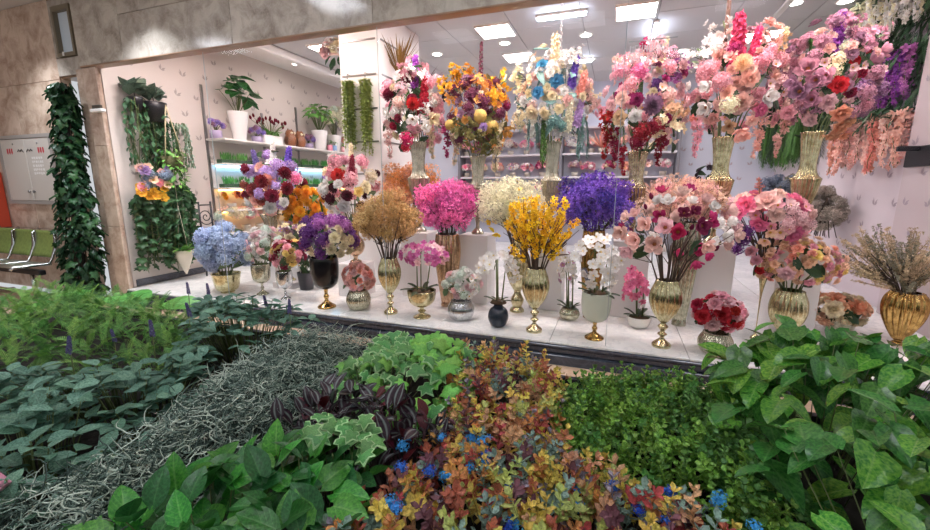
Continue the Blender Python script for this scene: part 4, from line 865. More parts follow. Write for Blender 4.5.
    ('magenta_burgundy_tower', 'tall pink arrangement with burgundy trailing clusters under a cream mix', 'tall arrangements on the white plinths', (0.189, 4.78, 1.02), ('tower', 0.916, 0.116, 'champagne'), (0.043, 0.015, 1.367, 0.382, 0.382, 0.588), [('rose', 'palepink', 34, 0.057), ('hydrangea', 'pink', 12, 0.065), ('rose', 'magentad', 12, 0.049), ('blossom', 'blush', 27, 0.045), ('rose', 'cream', 15, 0.049), ('leaf', 'darkleaf', 27, 0.091), ('spray', 'palepink', 6, 0.101), ('spray', 'pink', 6, 0.101), ('fern', 'leafgreen', 3, 0.162)], [('hydrangea', 'hotred2', 0.021, 0.072, 1.939, 0.084), ('hydrangea', 'palepink', -0.068, -0.178, 1.743, 0.084), ('spray', 'blush', -0.194, -0.147, 1.745, 0.128), ('hydrangea', 'palepink', 0.095, -0.037, 1.819, 0.075), ('spike', 'cream', 0.176, 0.117, 1.89, 0.128), ('hydrangea', 'candypink', -0.037, -0.263, 1.622, 0.103), ('hydrangea', 'pink', -0.207, -0.217, 1.656, 0.084), ('rose', 'plumd', 0.105, -0.143, 1.701, 0.056), ('spray', 'orchid', 0.251, -0.03, 1.661, 0.128), ('spray', 'orchid', 0.335, 0.146, 1.752, 0.117), ('rose', 'blush', -0.182, -0.363, 1.38, 0.084), ('rose', 'palepink', -0.327, -0.165, 1.492, 0.065), ('rose', 'palepink', -0.279, -0.298, 1.353, 0.065), ('rose', 'purple', 0.102, -0.274, 1.494, 0.075), ('rose', 'magentad', -0.058, -0.382, 1.36, 0.065), ('dahlia', 'mauved', 0.059, -0.36, 1.313, 0.103), ('rose', 'champ', -0.188, -0.38, 1.207, 0.084), ('rose', 'white', -0.058, -0.405, 1.223, 0.065), ('hydrangea', 'burgundyb', 0.015, -0.386, 1.07, 0.093), ('hydrangea', 'burgundyb', 0.09, -0.362, 1.124, 0.084), ('hydrangea', 'burgundyb', -0.021, -0.368, 0.982, 0.075), ('strand', 'crimson', -0.309, -0.225, 1.063, 0.234), ('strand', 'burgundyb', -0.235, -0.223, 0.945, 0.213), ('strand', 'crimson', -0.15, -0.221, 0.807, 0.149), ('strand', 'burgundyb', 0.18, -0.266, 0.967, 0.192), ('spray', 'champ', 0.274, -0.192, 1.283, 0.149), ('spray', 'cream', 0.238, -0.246, 1.132, 0.149), ('rose', 'white', 0.405, 0.131, 1.555, 0.056), ('hydrangea', 'blush', 0.208, -0.227, 1.407, 0.075), ('hydrangea', 'pink', -0.11, -0.332, 1.506, 0.075)], 'stems'),
    ('pink_anemone_tower', 'tall pink and coral arrangement with white anemones and a hot pink spike', 'tall arrangements on the white plinths', (0.952, 4.78, 1.02), ('tower', 1.037, 0.115, 'gold'), (0.09, 0.032, 1.51, 0.4, 0.4, 0.53), [('hydrangea', 'pink', 24, 0.068), ('rose', 'blush', 24, 0.061), ('rose', 'salmon', 18, 0.061), ('blossom', 'palepink', 24, 0.045), ('leaf', 'darkleaf', 27, 0.094), ('spray', 'pink', 6, 0.095), ('spray', 'blush', 6, 0.095), ('fern', 'leafgreen', 3, 0.151)], [('spike', 'candyhot', -0.012, -0.187, 1.832, 0.219), ('spike', 'candyhot', 0.131, -0.156, 1.785, 0.139), ('spray', 'white', -0.13, -0.008, 1.966, 0.129), ('hydrangea', 'white', -0.179, -0.222, 1.798, 0.061), ('spray', 'white', -0.299, -0.167, 1.732, 0.129), ('spray', 'blush', 0.245, 0.015, 1.864, 0.119), ('spray', 'champ', 0.37, 0.148, 1.856, 0.139), ('hydrangea', 'pink', -0.252, -0.346, 1.581, 0.096), ('hydrangea', 'pink', -0.147, -0.424, 1.457, 0.096), ('hydrangea', 'pink', 0.136, -0.273, 1.598, 0.096), ('hydrangea', 'pink', 0.321, -0.066, 1.667, 0.087), ('hydrangea', 'palepink', 0.464, 0.163, 1.764, 0.07), ('dahlia', 'peach', 0.006, -0.338, 1.61, 0.078), ('rose', 'salmon', 0.067, -0.363, 1.478, 0.078), ('rose', 'salmon', -0.095, -0.437, 1.361, 0.078), ('magnolia', 'white', -0.239, -0.398, 1.437, 0.08), ('magnolia', 'white', -0.233, -0.372, 1.265, 0.08), ('magnolia', 'white', 0.225, -0.277, 1.328, 0.109), ('hydrangea', 'ivory', -0.069, -0.431, 1.27, 0.078), ('rose', 'coral', -0.3, -0.227, 1.195, 0.061), ('rose', 'candypink', 0.184, -0.305, 1.227, 0.07), ('rose', 'salmon', 0.025, -0.408, 1.285, 0.078), ('magnolia', 'salmon', 0.067, -0.299, 1.064, 0.109), ('magnolia', 'champ', -0.04, -0.349, 1.097, 0.089), ('strand', 'pink', -0.27, -0.254, 1.012, 0.179), ('strand', 'salmon', 0.258, -0.065, 1.012, 0.179), ('hydrangea', 'palepink', 0.338, -0.132, 1.482, 0.078), ('spray', 'white', 0.471, 0.05, 1.355, 0.099), ('rose', 'pink', 0.339, -0.124, 1.177, 0.07), ('rose', 'salmon', -0.16, -0.368, 1.168, 0.061), ('hydrangea', 'magentad', -0.045, -0.269, 1.747, 0.061)], 'stems'),
    ('mauve_peach_tower', 'tall mauve arrangement with red roses, purple spike and a peach cascade', 'tall arrangements on the white plinths', (1.656, 4.78, 1.02), ('tower', 1.055, 0.105, 'gold'), (0.051, 0.018, 1.499, 0.395, 0.395, 0.499), [('hydrangea', 'dustypink', 21, 0.064), ('rose', 'mauve', 21, 0.057), ('rose', 'blush', 18, 0.05), ('blossom', 'palepink', 21, 0.043), ('leaf', 'darkleaf', 33, 0.088), ('spray', 'dustypink', 6, 0.089), ('spray', 'mauve', 6, 0.089), ('fern', 'leafgreen', 3, 0.143)], [('spike', 'purplev', 0.031, -0.112, 1.846, 0.168), ('hydrangea', 'dustypink', -0.12, -0.274, 1.744, 0.074), ('hydrangea', 'dustypink', -0.197, -0.384, 1.614, 0.066), ('hydrangea', 'ivory', 0.057, -0.239, 1.675, 0.066), ('hydrangea', 'cream', -0.025, -0.343, 1.578, 0.066), ('hydrangea', 'cream', -0.061, -0.401, 1.484, 0.066), ('rose', 'crimson', 0.11, -0.254, 1.581, 0.057), ('rose', 'crimson', 0.276, -0.026, 1.712, 0.049), ('rose', 'crimson', 0.186, -0.23, 1.488, 0.053), ('rose', 'hotred', -0.023, -0.408, 1.373, 0.07), ('rose', 'burgundy', 0.09, -0.341, 1.326, 0.049), ('magnolia', 'dustypink', -0.25, -0.443, 1.498, 0.103), ('magnolia', 'dustypink', -0.193, -0.463, 1.413, 0.103), ('magnolia', 'mauve', -0.288, -0.461, 1.329, 0.103), ('magnolia', 'mauve', -0.327, -0.445, 1.404, 0.084), ('magnolia', 'dustypink', -0.122, -0.438, 1.443, 0.094), ('magnolia', 'dustypink', 0.3, -0.068, 1.604, 0.103), ('magnolia', 'dustypink', 0.451, 0.154, 1.728, 0.084), ('hydrangea', 'dustypink', 0.291, -0.135, 1.462, 0.09), ('hydrangea', 'mauvep', 0.408, -0.005, 1.385, 0.082), ('hydrangea', 'mauvep', 0.205, -0.241, 1.368, 0.074), ('rose', 'palepink', -0.082, -0.437, 1.25, 0.066), ('rose', 'palepink', -0.161, -0.386, 1.122, 0.066), ('rose', 'apricot', 0.04, -0.354, 1.171, 0.074), ('rose', 'peachhot', 0.076, -0.265, 1.07, 0.074), ('rose', 'apricot', 0.199, -0.081, 1.021, 0.066), ('rose', 'apricot', 0.081, -0.165, 1.016, 0.066), ('rose', 'apricot', 0.123, -0.267, 1.116, 0.066), ('strand', 'salmon', -0.309, -0.252, 1.073, 0.187), ('strand', 'salmon', -0.349, -0.298, 0.917, 0.112), ('strand', 'salmon', 0.239, -0.088, 0.917, 0.187), ('rose', 'pink', -0.307, -0.335, 1.193, 0.074), ('magnolia', 'dustypink', -0.2, -0.463, 1.261, 0.084), ('leaf', 'darkleaf', 0.158, -0.119, 1.737, 0.094)], 'stems'),
]
for i, row in enumerate(ARR):
    arrangement(row, 100 + i)
    name, loc = row[0], row[3]
    nice = name.replace('_', ' ')
    if name.endswith('_tower'): plinth(loc[0], loc[1], .36, .36, loc[2], 'white plinth carrying the %s arrangement' % dict(red_pink='red and blush', autumn='orange and plum', blue_cream='cream and blue rose', magenta_burgundy='pink and burgundy', pink_anemone='pink anemone', mauve_peach='mauve and peach')[name[:-6]])
    elif loc[2] > .25: plinth(loc[0], loc[1], .34, .34, loc[2], 'low white plinth carrying the %s' % nice)

# ============================================================ PLANTER BENCH IN FRONT OF THE WINDOW
pt = thing('planter_trough', 'long dark planter trough filled with greenery in front of the window', 'planter', (0, 0, 0))
m_trough = plain('trough black', '#26262a', 0.6)
link('trough_body', MB().box((-4.75, .42, 0), (2.35, .46, .5)).box((-4.75, 2.3, 0), (2.35, 2.34, .5)).box((-4.75, .46, 0), (-4.71, 2.3, .5)).box((2.31, .46, 0), (2.35, 2.3, .5)).box((-4.71, .46, .02), (2.31, 2.3, .06)).mesh('trough_body', m_trough, False), pt)
link('soil', MB().box((-4.71, .46, .06), (2.31, 2.3, .46)).mesh('soil', plain('dark soil', '#231d18', 0.95, bump=.8, bscale=30), False), pt)

def inpoly(x, y, P):
    c = False
    for i in range(len(P)):
        (x1, y1), (x2, y2) = P[i], P[i - 1]
        if (y1 > y) != (y2 > y) and x < (x2 - x1) * (y - y1) / (y2 - y1) + x1: c = not c
    return c
def scatter(P, n, r, tries=12):
    """n points inside polygon P, best candidate spacing"""
    xs = [p[0] for p in P]; ys = [p[1] for p in P]; out = []
    area = 0
    for i in range(len(P)): area += P[i - 1][0] * P[i][1] - P[i][0] * P[i - 1][1]
    md = math.sqrt(abs(area) / 2 / n) * .7
    guard = 0
    while len(out) < n and guard < n * 60:
        guard += 1
        x, y = r.uniform(min(xs), max(xs)), r.uniform(min(ys), max(ys))
        if not inpoly(x, y, P): continue
        if guard < n * 40 and any((x - a) ** 2 + (y - b) ** 2 < md * md for a, b in out[-120:]): continue
        out.append((x, y))
    return out
def edge_dist(x, y, P):
    d = 9
    for i in range(len(P)):
        a = np.array(P[i - 1]); b = np.array(P[i]); p = np.array((x, y)); ab = b - a
        t = max(0, min(1, np.dot(p - a, ab) / np.dot(ab, ab))); d = min(d, np.linalg.norm(p - a - ab * t))
    return d
def roots(name, labels, cat, centers, group):
    return [thing(name, lb, cat, (c[0], c[1], .46), 0, group) for lb, c in zip(labels, centers)]
def nearest(rs, x, y): return min(rs, key=lambda o: (o.location.x - x) ** 2 + (o.location.y - y) ** 2)
def leafobj(name, mesh, root, p, tilt, yaw, roll, s):
    """leaf mesh lies in XY pointing +Y with its face up"""
    loc = (p[0] - root.location.x, p[1] - root.location.y, p[2] - root.location.z)
    return link(name, mesh, root, loc, (Matrix.Rotation(yaw, 3, 'Z') @ Matrix.Rotation(tilt, 3, 'X') @ Matrix.Rotation(roll, 3, 'Y')).to_euler(), s)
def stems_for(root, tips, m, rad=.004, sag=.0):
    b = MB(); o = np.array(root.location)
    for p in tips:
        p = np.array(p) - o; g = np.array([p[0] * .55, p[1] * .55, -.02])
        md = (p + g) / 2 + np.array([0, 0, .03])
        b.tube([g, md, p], [rad, rad * .8, rad * .6], 3)
    stuff(link('stem_bundle', b.mesh('stem_bundle', m), root))

def campos_yaw(x, y): return math.atan2(-y, -x) - PI / 2      # leaves turn towards the open aisle side of the trough
# leaf shapes, unit length along +Y
def outline_leaf(wfun, nx, ny, fold, droop, wav, r):
    b = MB(); vs = []; uv = []
    for j in range(ny + 1):
        t = j / ny; w = wfun(t)
        for i in range(nx + 1):
            a = i / nx * 2 - 1
            back = -0.13 * a * a * max(0, 1 - t * 3.2) if wav else 0
            vs.append((a * w, t + back, fold * abs(a) * w - droop * t * t + (wav * math.sin(t * 9 + a * 2) * abs(a) if wav else 0)))
            uv.append((i / nx, t))
    k = nx + 1
    b.add(vs, [(j * k + i, j * k + i + 1, (j + 1) * k + i + 1, (j + 1) * k + i) for j in range(ny) for i in range(nx)], 0, uv)
    return b
heart = lambda t: .40 * (math.sin(min(1, t * 3.0 + .18) * PI / 2)) * (1 - t ** 1.9) ** .8 + .001
oval = lambda t: .27 * math.sin(PI * min(1, t * .97 + .02)) ** .75 + .002
broad = lambda t: .33 * math.sin(PI * min(1, t ** .8 * .97 + .02)) ** .8 + .002
lance = lambda t: .15 * math.sin(PI * min(1, t ** .75 * .97 + .02)) + .002
def lm(key, fn, m, nx=4, ny=6, fold=.25, droop=.22, wav=.0, n=2):
    return [outline_leaf(fn, nx, ny, fold * (1 + .3 * i), droop * (1 - .4 * i), wav, rnd).mesh(key, m) for i in range(n)]

r5 = random.Random(55)
# ---- pothos at the right
m_pothos = leafmat('pothos leaf', '#35752a', '#71a83c', '#b0cc80', 0.26, 0.25, 5.0)
m_pothosd = leafmat('pothos leaf dark', '#2a6028', '#4f8c3c', '#8fb874', 0.26, 0.25, 5.0)
ms = lm('leaf', heart, m_pothos, wav=.012) + lm('leaf', heart, m_pothosd, wav=.012)
PO = [(.44, .60), (.47, 1.2), (.46, 1.65), (.48, 2.1), (.7, 2.32), (2.1, 2.32), (2.1, .5)]
rs = roots('pothos_plant', ['glossy heart leaved pothos spilling over the trough under the amber gold vase', 'big leaved pothos between the boxwood and the trough edge', 'pothos with broad drooping leaves under the rose bowl'], 'plant', [(1.55, 1.6), (.9, 1.0), (.85, 1.95)], 'pothos plants in the trough')
tips = {o.name: [] for o in rs}
FAR = [(.5, 1.95), (.5, 2.2), (.8, 2.33), (2.1, 2.33), (2.1, 1.95)]
for i, (x, y) in enumerate(scatter(PO, 640, r5) + scatter(FAR, 250, r5)):
    e = min(1, max(0, (x - .36) / .5)) ** .5 * min(1, max(0, (2.5 - y) / .22)) ** .5
    z = .62 + .34 * e - .34 * r5.random() ** 2.2 * (.4 + e) + r5.uniform(-.03, .04)
    o = nearest(rs, x, y); a = math.atan2(y - o.location.y, x - o.location.x) + r5.uniform(-1.0, 1.0)
    s = r5.uniform(.09, .15) * (.8 if y < 1.3 else 1.0)
    leafobj('leaf', ms[(i * 7) % 4], o, (x, y, z), r5.uniform(-1.0, .15) if i % 3 else r5.uniform(-.3, .5), campos_yaw(x, y) + r5.uniform(-1.5, 1.5) if i % 3 else a - PI / 2, r5.uniform(-.45, .45), s)
    if i % 3 == 0: tips[o.name].append((x, y, z))
for o in rs: stems_for(o, tips[o.name], m_stemg, .003)

# ---- broad green leaves, lower middle
m_broad = leafmat('broad green leaf', '#2a7026', '#4f9a36', '#94c470', 0.32, 0.35, 6.0)
m_broadd = leafmat('broad green leaf dark', '#1d5222', '#347637', '#70a262', 0.3, 0.35, 6.0)
ms = lm('leaf', heart, m_broad, wav=.01) + lm('leaf', broad, m_broadd, wav=.01)
BG = [(-1.32, .50), (-1.24, .82), (-1.06, 1.12), (-.72, 1.10), (-.60, .85), (-.56, .50)]
rs = roots('philodendron_plant', ['fresh green philodendron beside the grey hanging moss', 'dark green philodendron next to the rainbow eucalyptus'], 'plant', [(-1.1, .75), (-.75, .75)], 'philodendrons in the trough')
tips = {o.name: [] for o in rs}
for i, (x, y) in enumerate(scatter(BG, 260, r5)):
    e = min(1, edge_dist(x, y, BG) / .22)
    z = .62 + .16 * e ** .7 - .2 * r5.random() ** 2 + r5.uniform(-.02, .03)
    o = nearest(rs, x, y); a = r5.uniform(-.6, 3.7)
    leafobj('leaf', ms[(i * 7) % 4], o, (x, y, z), r5.uniform(.0, 1.15), a - PI / 2, r5.uniform(-.5, .5), r5.uniform(.07, .115))
    if i % 3 == 0: tips[o.name].append((x, y, z))
for o in rs: stems_for(o, tips[o.name], m_stemg, .003)

# ---- variegated ivy: lobed leaves with pale edges
def ivyleaf(m):
    b = MB(); base = [(0, 0), (.22, -.14), (.5, -.02), (.36, .22), (.58, .5), (.24, .55), (0, 1.0), (-.24, .55), (-.58, .5), (-.36, .22), (-.5, -.02), (-.22, -.14)]
    n = len(base); inner = [(.86 * x, .86 * (y - .35) + .35) for x, y in base]
    V = [(0, .35, .05)] + [(x, y, .03 - .25 * (x * x)) for x, y in inner] + [(x, y, -.3 * (x * x) - .12 * y * y) for x, y in base]
    F = [(0, 1 + i, 1 + (i + 1) % n) for i in range(n)]
    b.add(V, F, 0, [(.5, .4)] * len(V))
    b2 = [(1 + i, 1 + n + i, 1 + n + (i + 1) % n, 1 + (i + 1) % n) for i in range(n)]
    for f in b2: b.F.append(list(f)); b.I.append(1)
    return b.mesh('leaf', m)
m_ivyc = leafmat('ivy heart green', '#2f6e34', '#579a4c', '#88b878', 0.45, 0.2)
m_ivye = leafmat('ivy pale edge', '#7fb070', '#a9cc94', '#c0dca8', 0.5, 0.2)
iv = ivyleaf([m_ivyc, m_ivye]); iv2 = ivyleaf([leafmat('ivy lime', '#4d9a34', '#7cc24e', '#b0dc80', .5, .2)] * 2)
IV = [(-1.30, 1.55), (-1.35, 2.05), (-1.1, 2.22), (-.62, 2.2), (-.56, 1.75), (-.72, 1.45), (-1.0, 1.42)]
rs = roots('variegated_ivy', ['variegated ivy with pale edged leaves behind the purple striped leaves', 'lime green ivy against the window ledge'], 'plant', [(-1.12, 1.75), (-.78, 2.0)], 'ivy plants in the trough')
tips = {o.name: [] for o in rs}
for i, (x, y) in enumerate(scatter(IV, 190, r5)):
    e = min(1, edge_dist(x, y, IV) / .2)
    z = .59 + .17 * e ** .7 + r5.uniform(-.07, .05)
    o = nearest(rs, x, y)
    leafobj('leaf', iv if r5.random() < (.8 if o is rs[0] else .25) else iv2, o, (x, y, z), r5.uniform(-1.0, -.1), campos_yaw(x, y) + r5.uniform(-1.1, 1.1), r5.uniform(-.5, .5), r5.uniform(.06, .105))
    tips[o.name].append((x, y, z))
for o in rs: stems_for(o, tips[o.name], m_stemg, .003)
IV2 = [(-.92, .98), (-.95, 1.12), (-.74, 1.16), (-.7, 1.02)]
o = thing('variegated_ivy', 'small pale edged ivy growing over the philodendron', 'plant', (-.82, 1.05, .5))
for i, (x, y) in enumerate(scatter(IV2, 24, r5)):
    leafobj('leaf', iv, o, (x, y, .78 + r5.uniform(-.03, .05)), r5.uniform(-.9, .0), campos_yaw(x, y) + r5.uniform(-1.1, 1.1), r5.uniform(-.4, .4), r5.uniform(.05, .08))
stems_for(o, [(x, y, .74) for x, y in scatter(IV2, 12, r5)], m_stemg, .003)

# ---- purple striped wandering plant
m_trad = leafmat('purple striped leaf', '#221620', '#3a2430', '#5a404c', 0.3, 0.2, 2.0, stripe='#7e8a86')
m_trad2 = leafmat('wine red leaf', '#471622', '#65222c', '#7c403e', 0.3, 0.3, 2.0)
ms = lm('leaf', oval, m_trad, n=2, fold=.35) + lm('leaf', oval, m_trad2, n=1, fold=.35)
TR = [(-1.25, 1.2), (-1.22, 1.42), (-.95, 1.5), (-.62, 1.42), (-.50, 1.22), (-.66, 1.1), (-1.0, 1.12)]
rs = roots('striped_inch_plant', ['dark purple inch plant with silver striped leaves behind the philodendron', 'purple striped inch plant beside the rainbow eucalyptus'], 'plant', [(-1.02, 1.3), (-.7, 1.3)], 'inch plants in the trough')
tips = {o.name: [] for o in rs}
for i, (x, y) in enumerate(scatter(TR, 140, r5)):
    o = nearest(rs, x, y); z = .60 + .14 * min(1, edge_dist(x, y, TR) / .15) + r5.uniform(-.05, .06)
    leafobj('leaf', ms[0 if r5.random() < .5 else (1 if r5.random() < .75 else 2)], o, (x, y, z), r5.uniform(.2, 1.3), r5.uniform(0, 6.28), r5.uniform(-.5, .5), r5.uniform(.07, .105))
    tips[o.name].append((x, y, z))
for o in rs: stems_for(o, tips[o.name], plain('wine stem', '#4a2430', .6), .003)

# ---- sage with dull oval leaves, at the left
m_sage = leafmat('sage leaf', '#4a7462', '#7ba48c', '#a4c0a6', 0.55, 0.3, 7.0)
m_saged = leafmat('sage leaf dark', '#375c4a', '#5c8670', '#86a88e', 0.55, 0.3, 7.0)
ms = lm('leaf', broad, m_sage, fold=.2) + lm('leaf', broad, m_saged, fold=.25)
SA = [(-1.60, .48), (-2.3, .62), (-2.95, 1.0), (-2.25, 1.42), (-2.7, 1.95), (-3.05, 2.28), (-1.9, 2.24), (-1.98, 1.6), (-1.72, 1.0)]
labs = ['sage plant with matt grey green oval leaves at the end by the pink ribbon', 'grey green sage between the feathery fern and the hanging moss', 'sage in front of the lavender spikes', 'far sage plant close to the window ledge']
rs = roots('sage_plant', labs, 'plant', [(-2.0, .75), (-1.95, 1.15), (-2.3, 1.25), (-2.3, 2.0)], 'sage plants in the trough')
tips = {o.name: [] for o in rs}
for i, (x, y) in enumerate(scatter(SA, 390, r5)):
    o = nearest(rs, x, y); z = .57 + .17 * min(1, edge_dist(x, y, SA) / .25) ** .7 + .1 * max(0, min(1, (y - 1.5) / .5)) + r5.uniform(-.07, .06)
    a0 = r5.uniform(0, 6.28); tips[o.name].append((x, y, z))
    for k in range(3):
        leafobj('leaf', ms[r5.randrange(4)], o, (x, y, z - .012 * k), r5.uniform(-.35, .6), a0 + k * 2.1 + r5.uniform(-.3, .3), r5.uniform(-.45, .45), r5.uniform(.055, .09))
for o in rs: stems_for(o, tips[o.name], m_stemg, .003)

# ---- lavender spikes in the sage
for k, (x, y, h) in enumerate(((-2.62, 1.22, .80), (-2.42, 1.5, .82), (-2.5, 1.78, .84), (-2.95, 2.12, .86), (-2.85, 2.2, .84), (-2.2, 2.1, .84), (-2.62, 1.42, .78), (-2.75, .98, .74), (-1.95, 2.05, .84))):
    t = thing('lavender_stem', 'dusky violet lavender spike standing ' + ('between the fern and the sage' if y < 1.7 else 'in the far sage close to the window ledge'), 'lavender', (x, y, .46), 0, 'lavender spikes among the sage')
    link('stalk', MB().tube([(0, 0, 0), (.01, 0, h - .5)], .003, 4).mesh('stalk', m_stemg), t)
    if 'lav' not in BM: BM['lav'] = spike_like(random.Random(4), 'deepviolet', 40, .2, .3, .22)[0].mesh('lavender_head', [plain('lavender dusk', '#564f7a', .85, vary=.1), m_stemg])
    link('lavender_head', BM['lav'], t, (.01, 0, h - .47), (r5.uniform(-.2, .2), r5.uniform(-.2, .2), 0), r5.uniform(.035, .045))

# ---- feathery bright green fern, far left
def frond(m):
    b = MB(); n = 18
    P = lambda t: np.array([0, t, .55 * t - .62 * t * t])
    b.tube([P(0), P(.35), P(.7), P(1)], [.008, .007, .005, .003], 3)
    for i in range(n):
        t = .12 + .88 * i / n; L = .13 * math.sin(PI * min(1, t * .9 + .1)) + .02
        for sg in (-1, 1):
            b.petal(L, .022, .1, -.15, rotz(-sg * .85) @ rotx(.15), P(t), 1, 2, base=.5)
    return b.mesh('frond', m)
m_fern = leafmat('fern green', '#568f3a', '#93c05c', '#b8d68a', 0.6, 0.1)
m_fernd = leafmat('fern deep green', '#427a34', '#6c9e4c', '#98be74', 0.6, 0.1)
fr = [frond(m_fern), frond(m_fernd)]
FE = [(-4.65, 1.5), (-4.6, 2.28), (-3.1, 2.28), (-2.7, 1.95), (-2.2, 1.45), (-2.95, .98), (-3.7, 1.0)]
labs = ['feathery bright green fern at the trough end by the bench', 'bright green fern under the hanging cone planter', 'soft green fern bordering the sage', 'low bright green fern beside the ivy post']
rs = roots('fern_plant', labs, 'plant', [(-4.1, 1.7), (-3.4, 2.0), (-2.8, 1.4), (-3.5, 1.3)], 'ferns in the trough')
for i, (x, y) in enumerate(scatter(FE, 1050, r5)):
    o = nearest(rs, x, y); z = .54 + .14 * min(1, edge_dist(x, y, FE) / .3) + r5.uniform(-.07, .05)
    leafobj('frond', fr[r5.random() < .4], o, (x, y, z), r5.uniform(.1, 1.1), r5.uniform(0, 6.28), r5.uniform(-.5, .5), r5.uniform(.12, .21))
# two large bright leaves lying over the far edge of the fern
ms = lm('leaf', broad, leafmat('banana green leaf', '#4aa43c', '#76cc58', '#b8e69a', 0.4, 0.3, 9.0), fold=.12, droop=.25)
t = thing('canna_plant', 'canna with a few big smooth bright green leaves behind the fern', 'plant', (-3.9, 2.1, .46))
for x, y, z, yaw, tilt, s in ((-4.1, 2.1, .70, 1.9, .1, .42), (-3.75, 2.15, .72, -1.9, .15, .46), (-4.3, 2.0, .64, 2.6, -.1, .4), (-3.3, 2.15, .68, -1.4, .2, .36)):
    leafobj('leaf', ms[0], t, (x, y, z), tilt, yaw, r5.uniform(-.2, .2), s)
stems_for(t, [(-4.1, 2.1, .7), (-3.75, 2.15, .72), (-4.3, 2.0, .64), (-3.3, 2.15, .68)], m_stemg, .006)

# ---- grey stringy moss
MO = [(-1.15, .42), (-1.95, .44), (-1.72, .75), (-1.76, 1.0), (-2.0, 1.55), (-1.95, 2.2), (-1.3, 2.26), (-1.36, 1.9), (-1.26, 1.5), (-1.2, 1.15), (-1.25, .85)]
moss_m = [plain('pale grey moss', '#bccaba', 0.85), plain('grey green moss', '#788e82', 0.85), plain('dark grey moss', '#3f524a', 0.85)]
def moss(o, pts, r, zf):
    b = MB(); oc = np.array(o.location)
    for (x, y) in pts:
        z = zf(x, y) + .05 - .16 * r.random()
        p = np.array([x, y, z]); a = r.uniform(0, 6.28); el = r.uniform(-.5, .7); L = r.uniform(.013, .022)
        P = [p - oc]; da = r.uniform(-.8, .8)
        for k in range(6):
            a += da + r.uniform(-.5, .5); el += r.uniform(-.5, .35)
            p = p + L * np.array([math.cos(a) * math.cos(el), math.sin(a) * math.cos(el), math.sin(el)])
            P.append(p - oc)
        w = r.uniform(.0015, .0028)
        b.tube(P, [w * 1.2, w, w, w, w * .9, w * .7, w * .4], 3, 0 if r.random() < .36 else (1 if r.random() < .5 else 2), cap=False)
    return b
labs = ['mound of curly pale grey hanging moss beside the philodendron', 'thick mound of grey stringy moss in front of the sage', 'darker wiry grey moss against the window ledge']
rs = roots('grey_moss', labs, 'moss', [(-1.5, .7), (-1.55, 1.3), (-1.6, 1.95)], 'grey moss mounds in the trough')
P_all = []
xs = [p[0] for p in MO]; ys = [p[1] for p in MO]
while len(P_all) < 6200:
    x, y = r5.uniform(min(xs), max(xs)), r5.uniform(min(ys), max(ys))
    if inpoly(x, y, MO): P_all.append((x, y))
EDG = {}
def zmoss(x, y):
    k = (round(x * 25), round(y * 25))
    if k not in EDG: EDG[k] = .52 + .15 * min(1, edge_dist(x, y, MO) / .2) ** .7 + .03 * math.sin(x * 13) * math.cos(y * 11)
    return EDG[k]
for o in rs:
    pp = [p for p in P_all if nearest(rs, *p) is o]
    stuff(link('moss_strands', moss(o, pp, r5, zmoss).mesh('moss_strands', moss_m), o))
    link('moss_core', MB().lathe([(.3, 0), (.28, .05), (.15, .085), (.01, .095)], 18).mesh('moss_core', plain('moss core', '#202a24', .95, bump=.8, bscale=40)), o)

# ---- rainbow eucalyptus with small paired leaves
EC = dict(orange='#d69a5a', rust='#b87254', yellow='#dcc662', lime='#b8c272', red='#bc5e54', wine='#7c5058', greyviolet='#9a919e', teal='#86a094', peach='#d6a882')
def sprig(m, r, leafw=.46, n=5, L=.42):
    b = MB(); pts = [np.array([0, 0, 0.])]
    for k in range(n): pts.append(pts[-1] + np.array([r.uniform(-.05, .05), r.uniform(-.05, .05), 1.0 / n]))
    b.tube(pts, [.022] * n + [.01], 3)
    for k in range(1, n + 1):
        for sg in range(2 if k < n else 3):
            a = k * 1.57 + sg * (PI if k < n else 2.09) + r.uniform(-.3, .3); s = L * (1 - .35 * k / n) * r.uniform(.85, 1.15)
            b.petal(s, s * leafw * 1.4, .3, -.1, rotz(a) @ rotx(r.uniform(.25, .7) + .5 * (k == n)), pts[k], 2, 3, tip=1.0, base=.3)
    return b.mesh('leafy_sprig', m)
r6 = random.Random(66)
def eucm(k):
    c = EC[k]
    def sh(f): return '#' + ''.join('%02x' % int(max(0, min(255, int(c[i:i + 2], 16) * f))) for i in (1, 3, 5))
    return leafmat('eucalyptus ' + k, sh(.82), sh(1.12), sh(1.3), .55, .25, 5.0)
eu = {k: [sprig(eucm(k), r6) for _ in range(2)] for k in EC}
EU = [(-.72, .48), (-.70, .95), (-.58, 1.2), (-.62, 1.5), (-.74, 1.8), (-.80, 2.1), (-.62, 2.24), (-.22, 2.12), (-.17, 1.75), (-.12, 1.45), (.08, 1.34), (.30, 1.30), (.52, 1.0), (.42, .55)]
labs = ['rainbow eucalyptus with rust and gold leaves close to the ledge', 'orange and wine eucalyptus beside the inch plant', 'multicoloured eucalyptus with blue blossoms next to the philodendron', 'red and orange eucalyptus in front of the boxwood', 'rainbow eucalyptus with blue blossoms beside the pothos']
rs = roots('rainbow_eucalyptus', labs, 'plant', [(-.48, 1.85), (-.38, 1.4), (-.35, .85), (.05, .95), (.36, .85)], 'rainbow eucalyptus in the trough')
tips = {o.name: [] for o in rs}
def zeu(x, y): return .58 + .11 * min(1, edge_dist(x, y, EU) / .14) ** .7
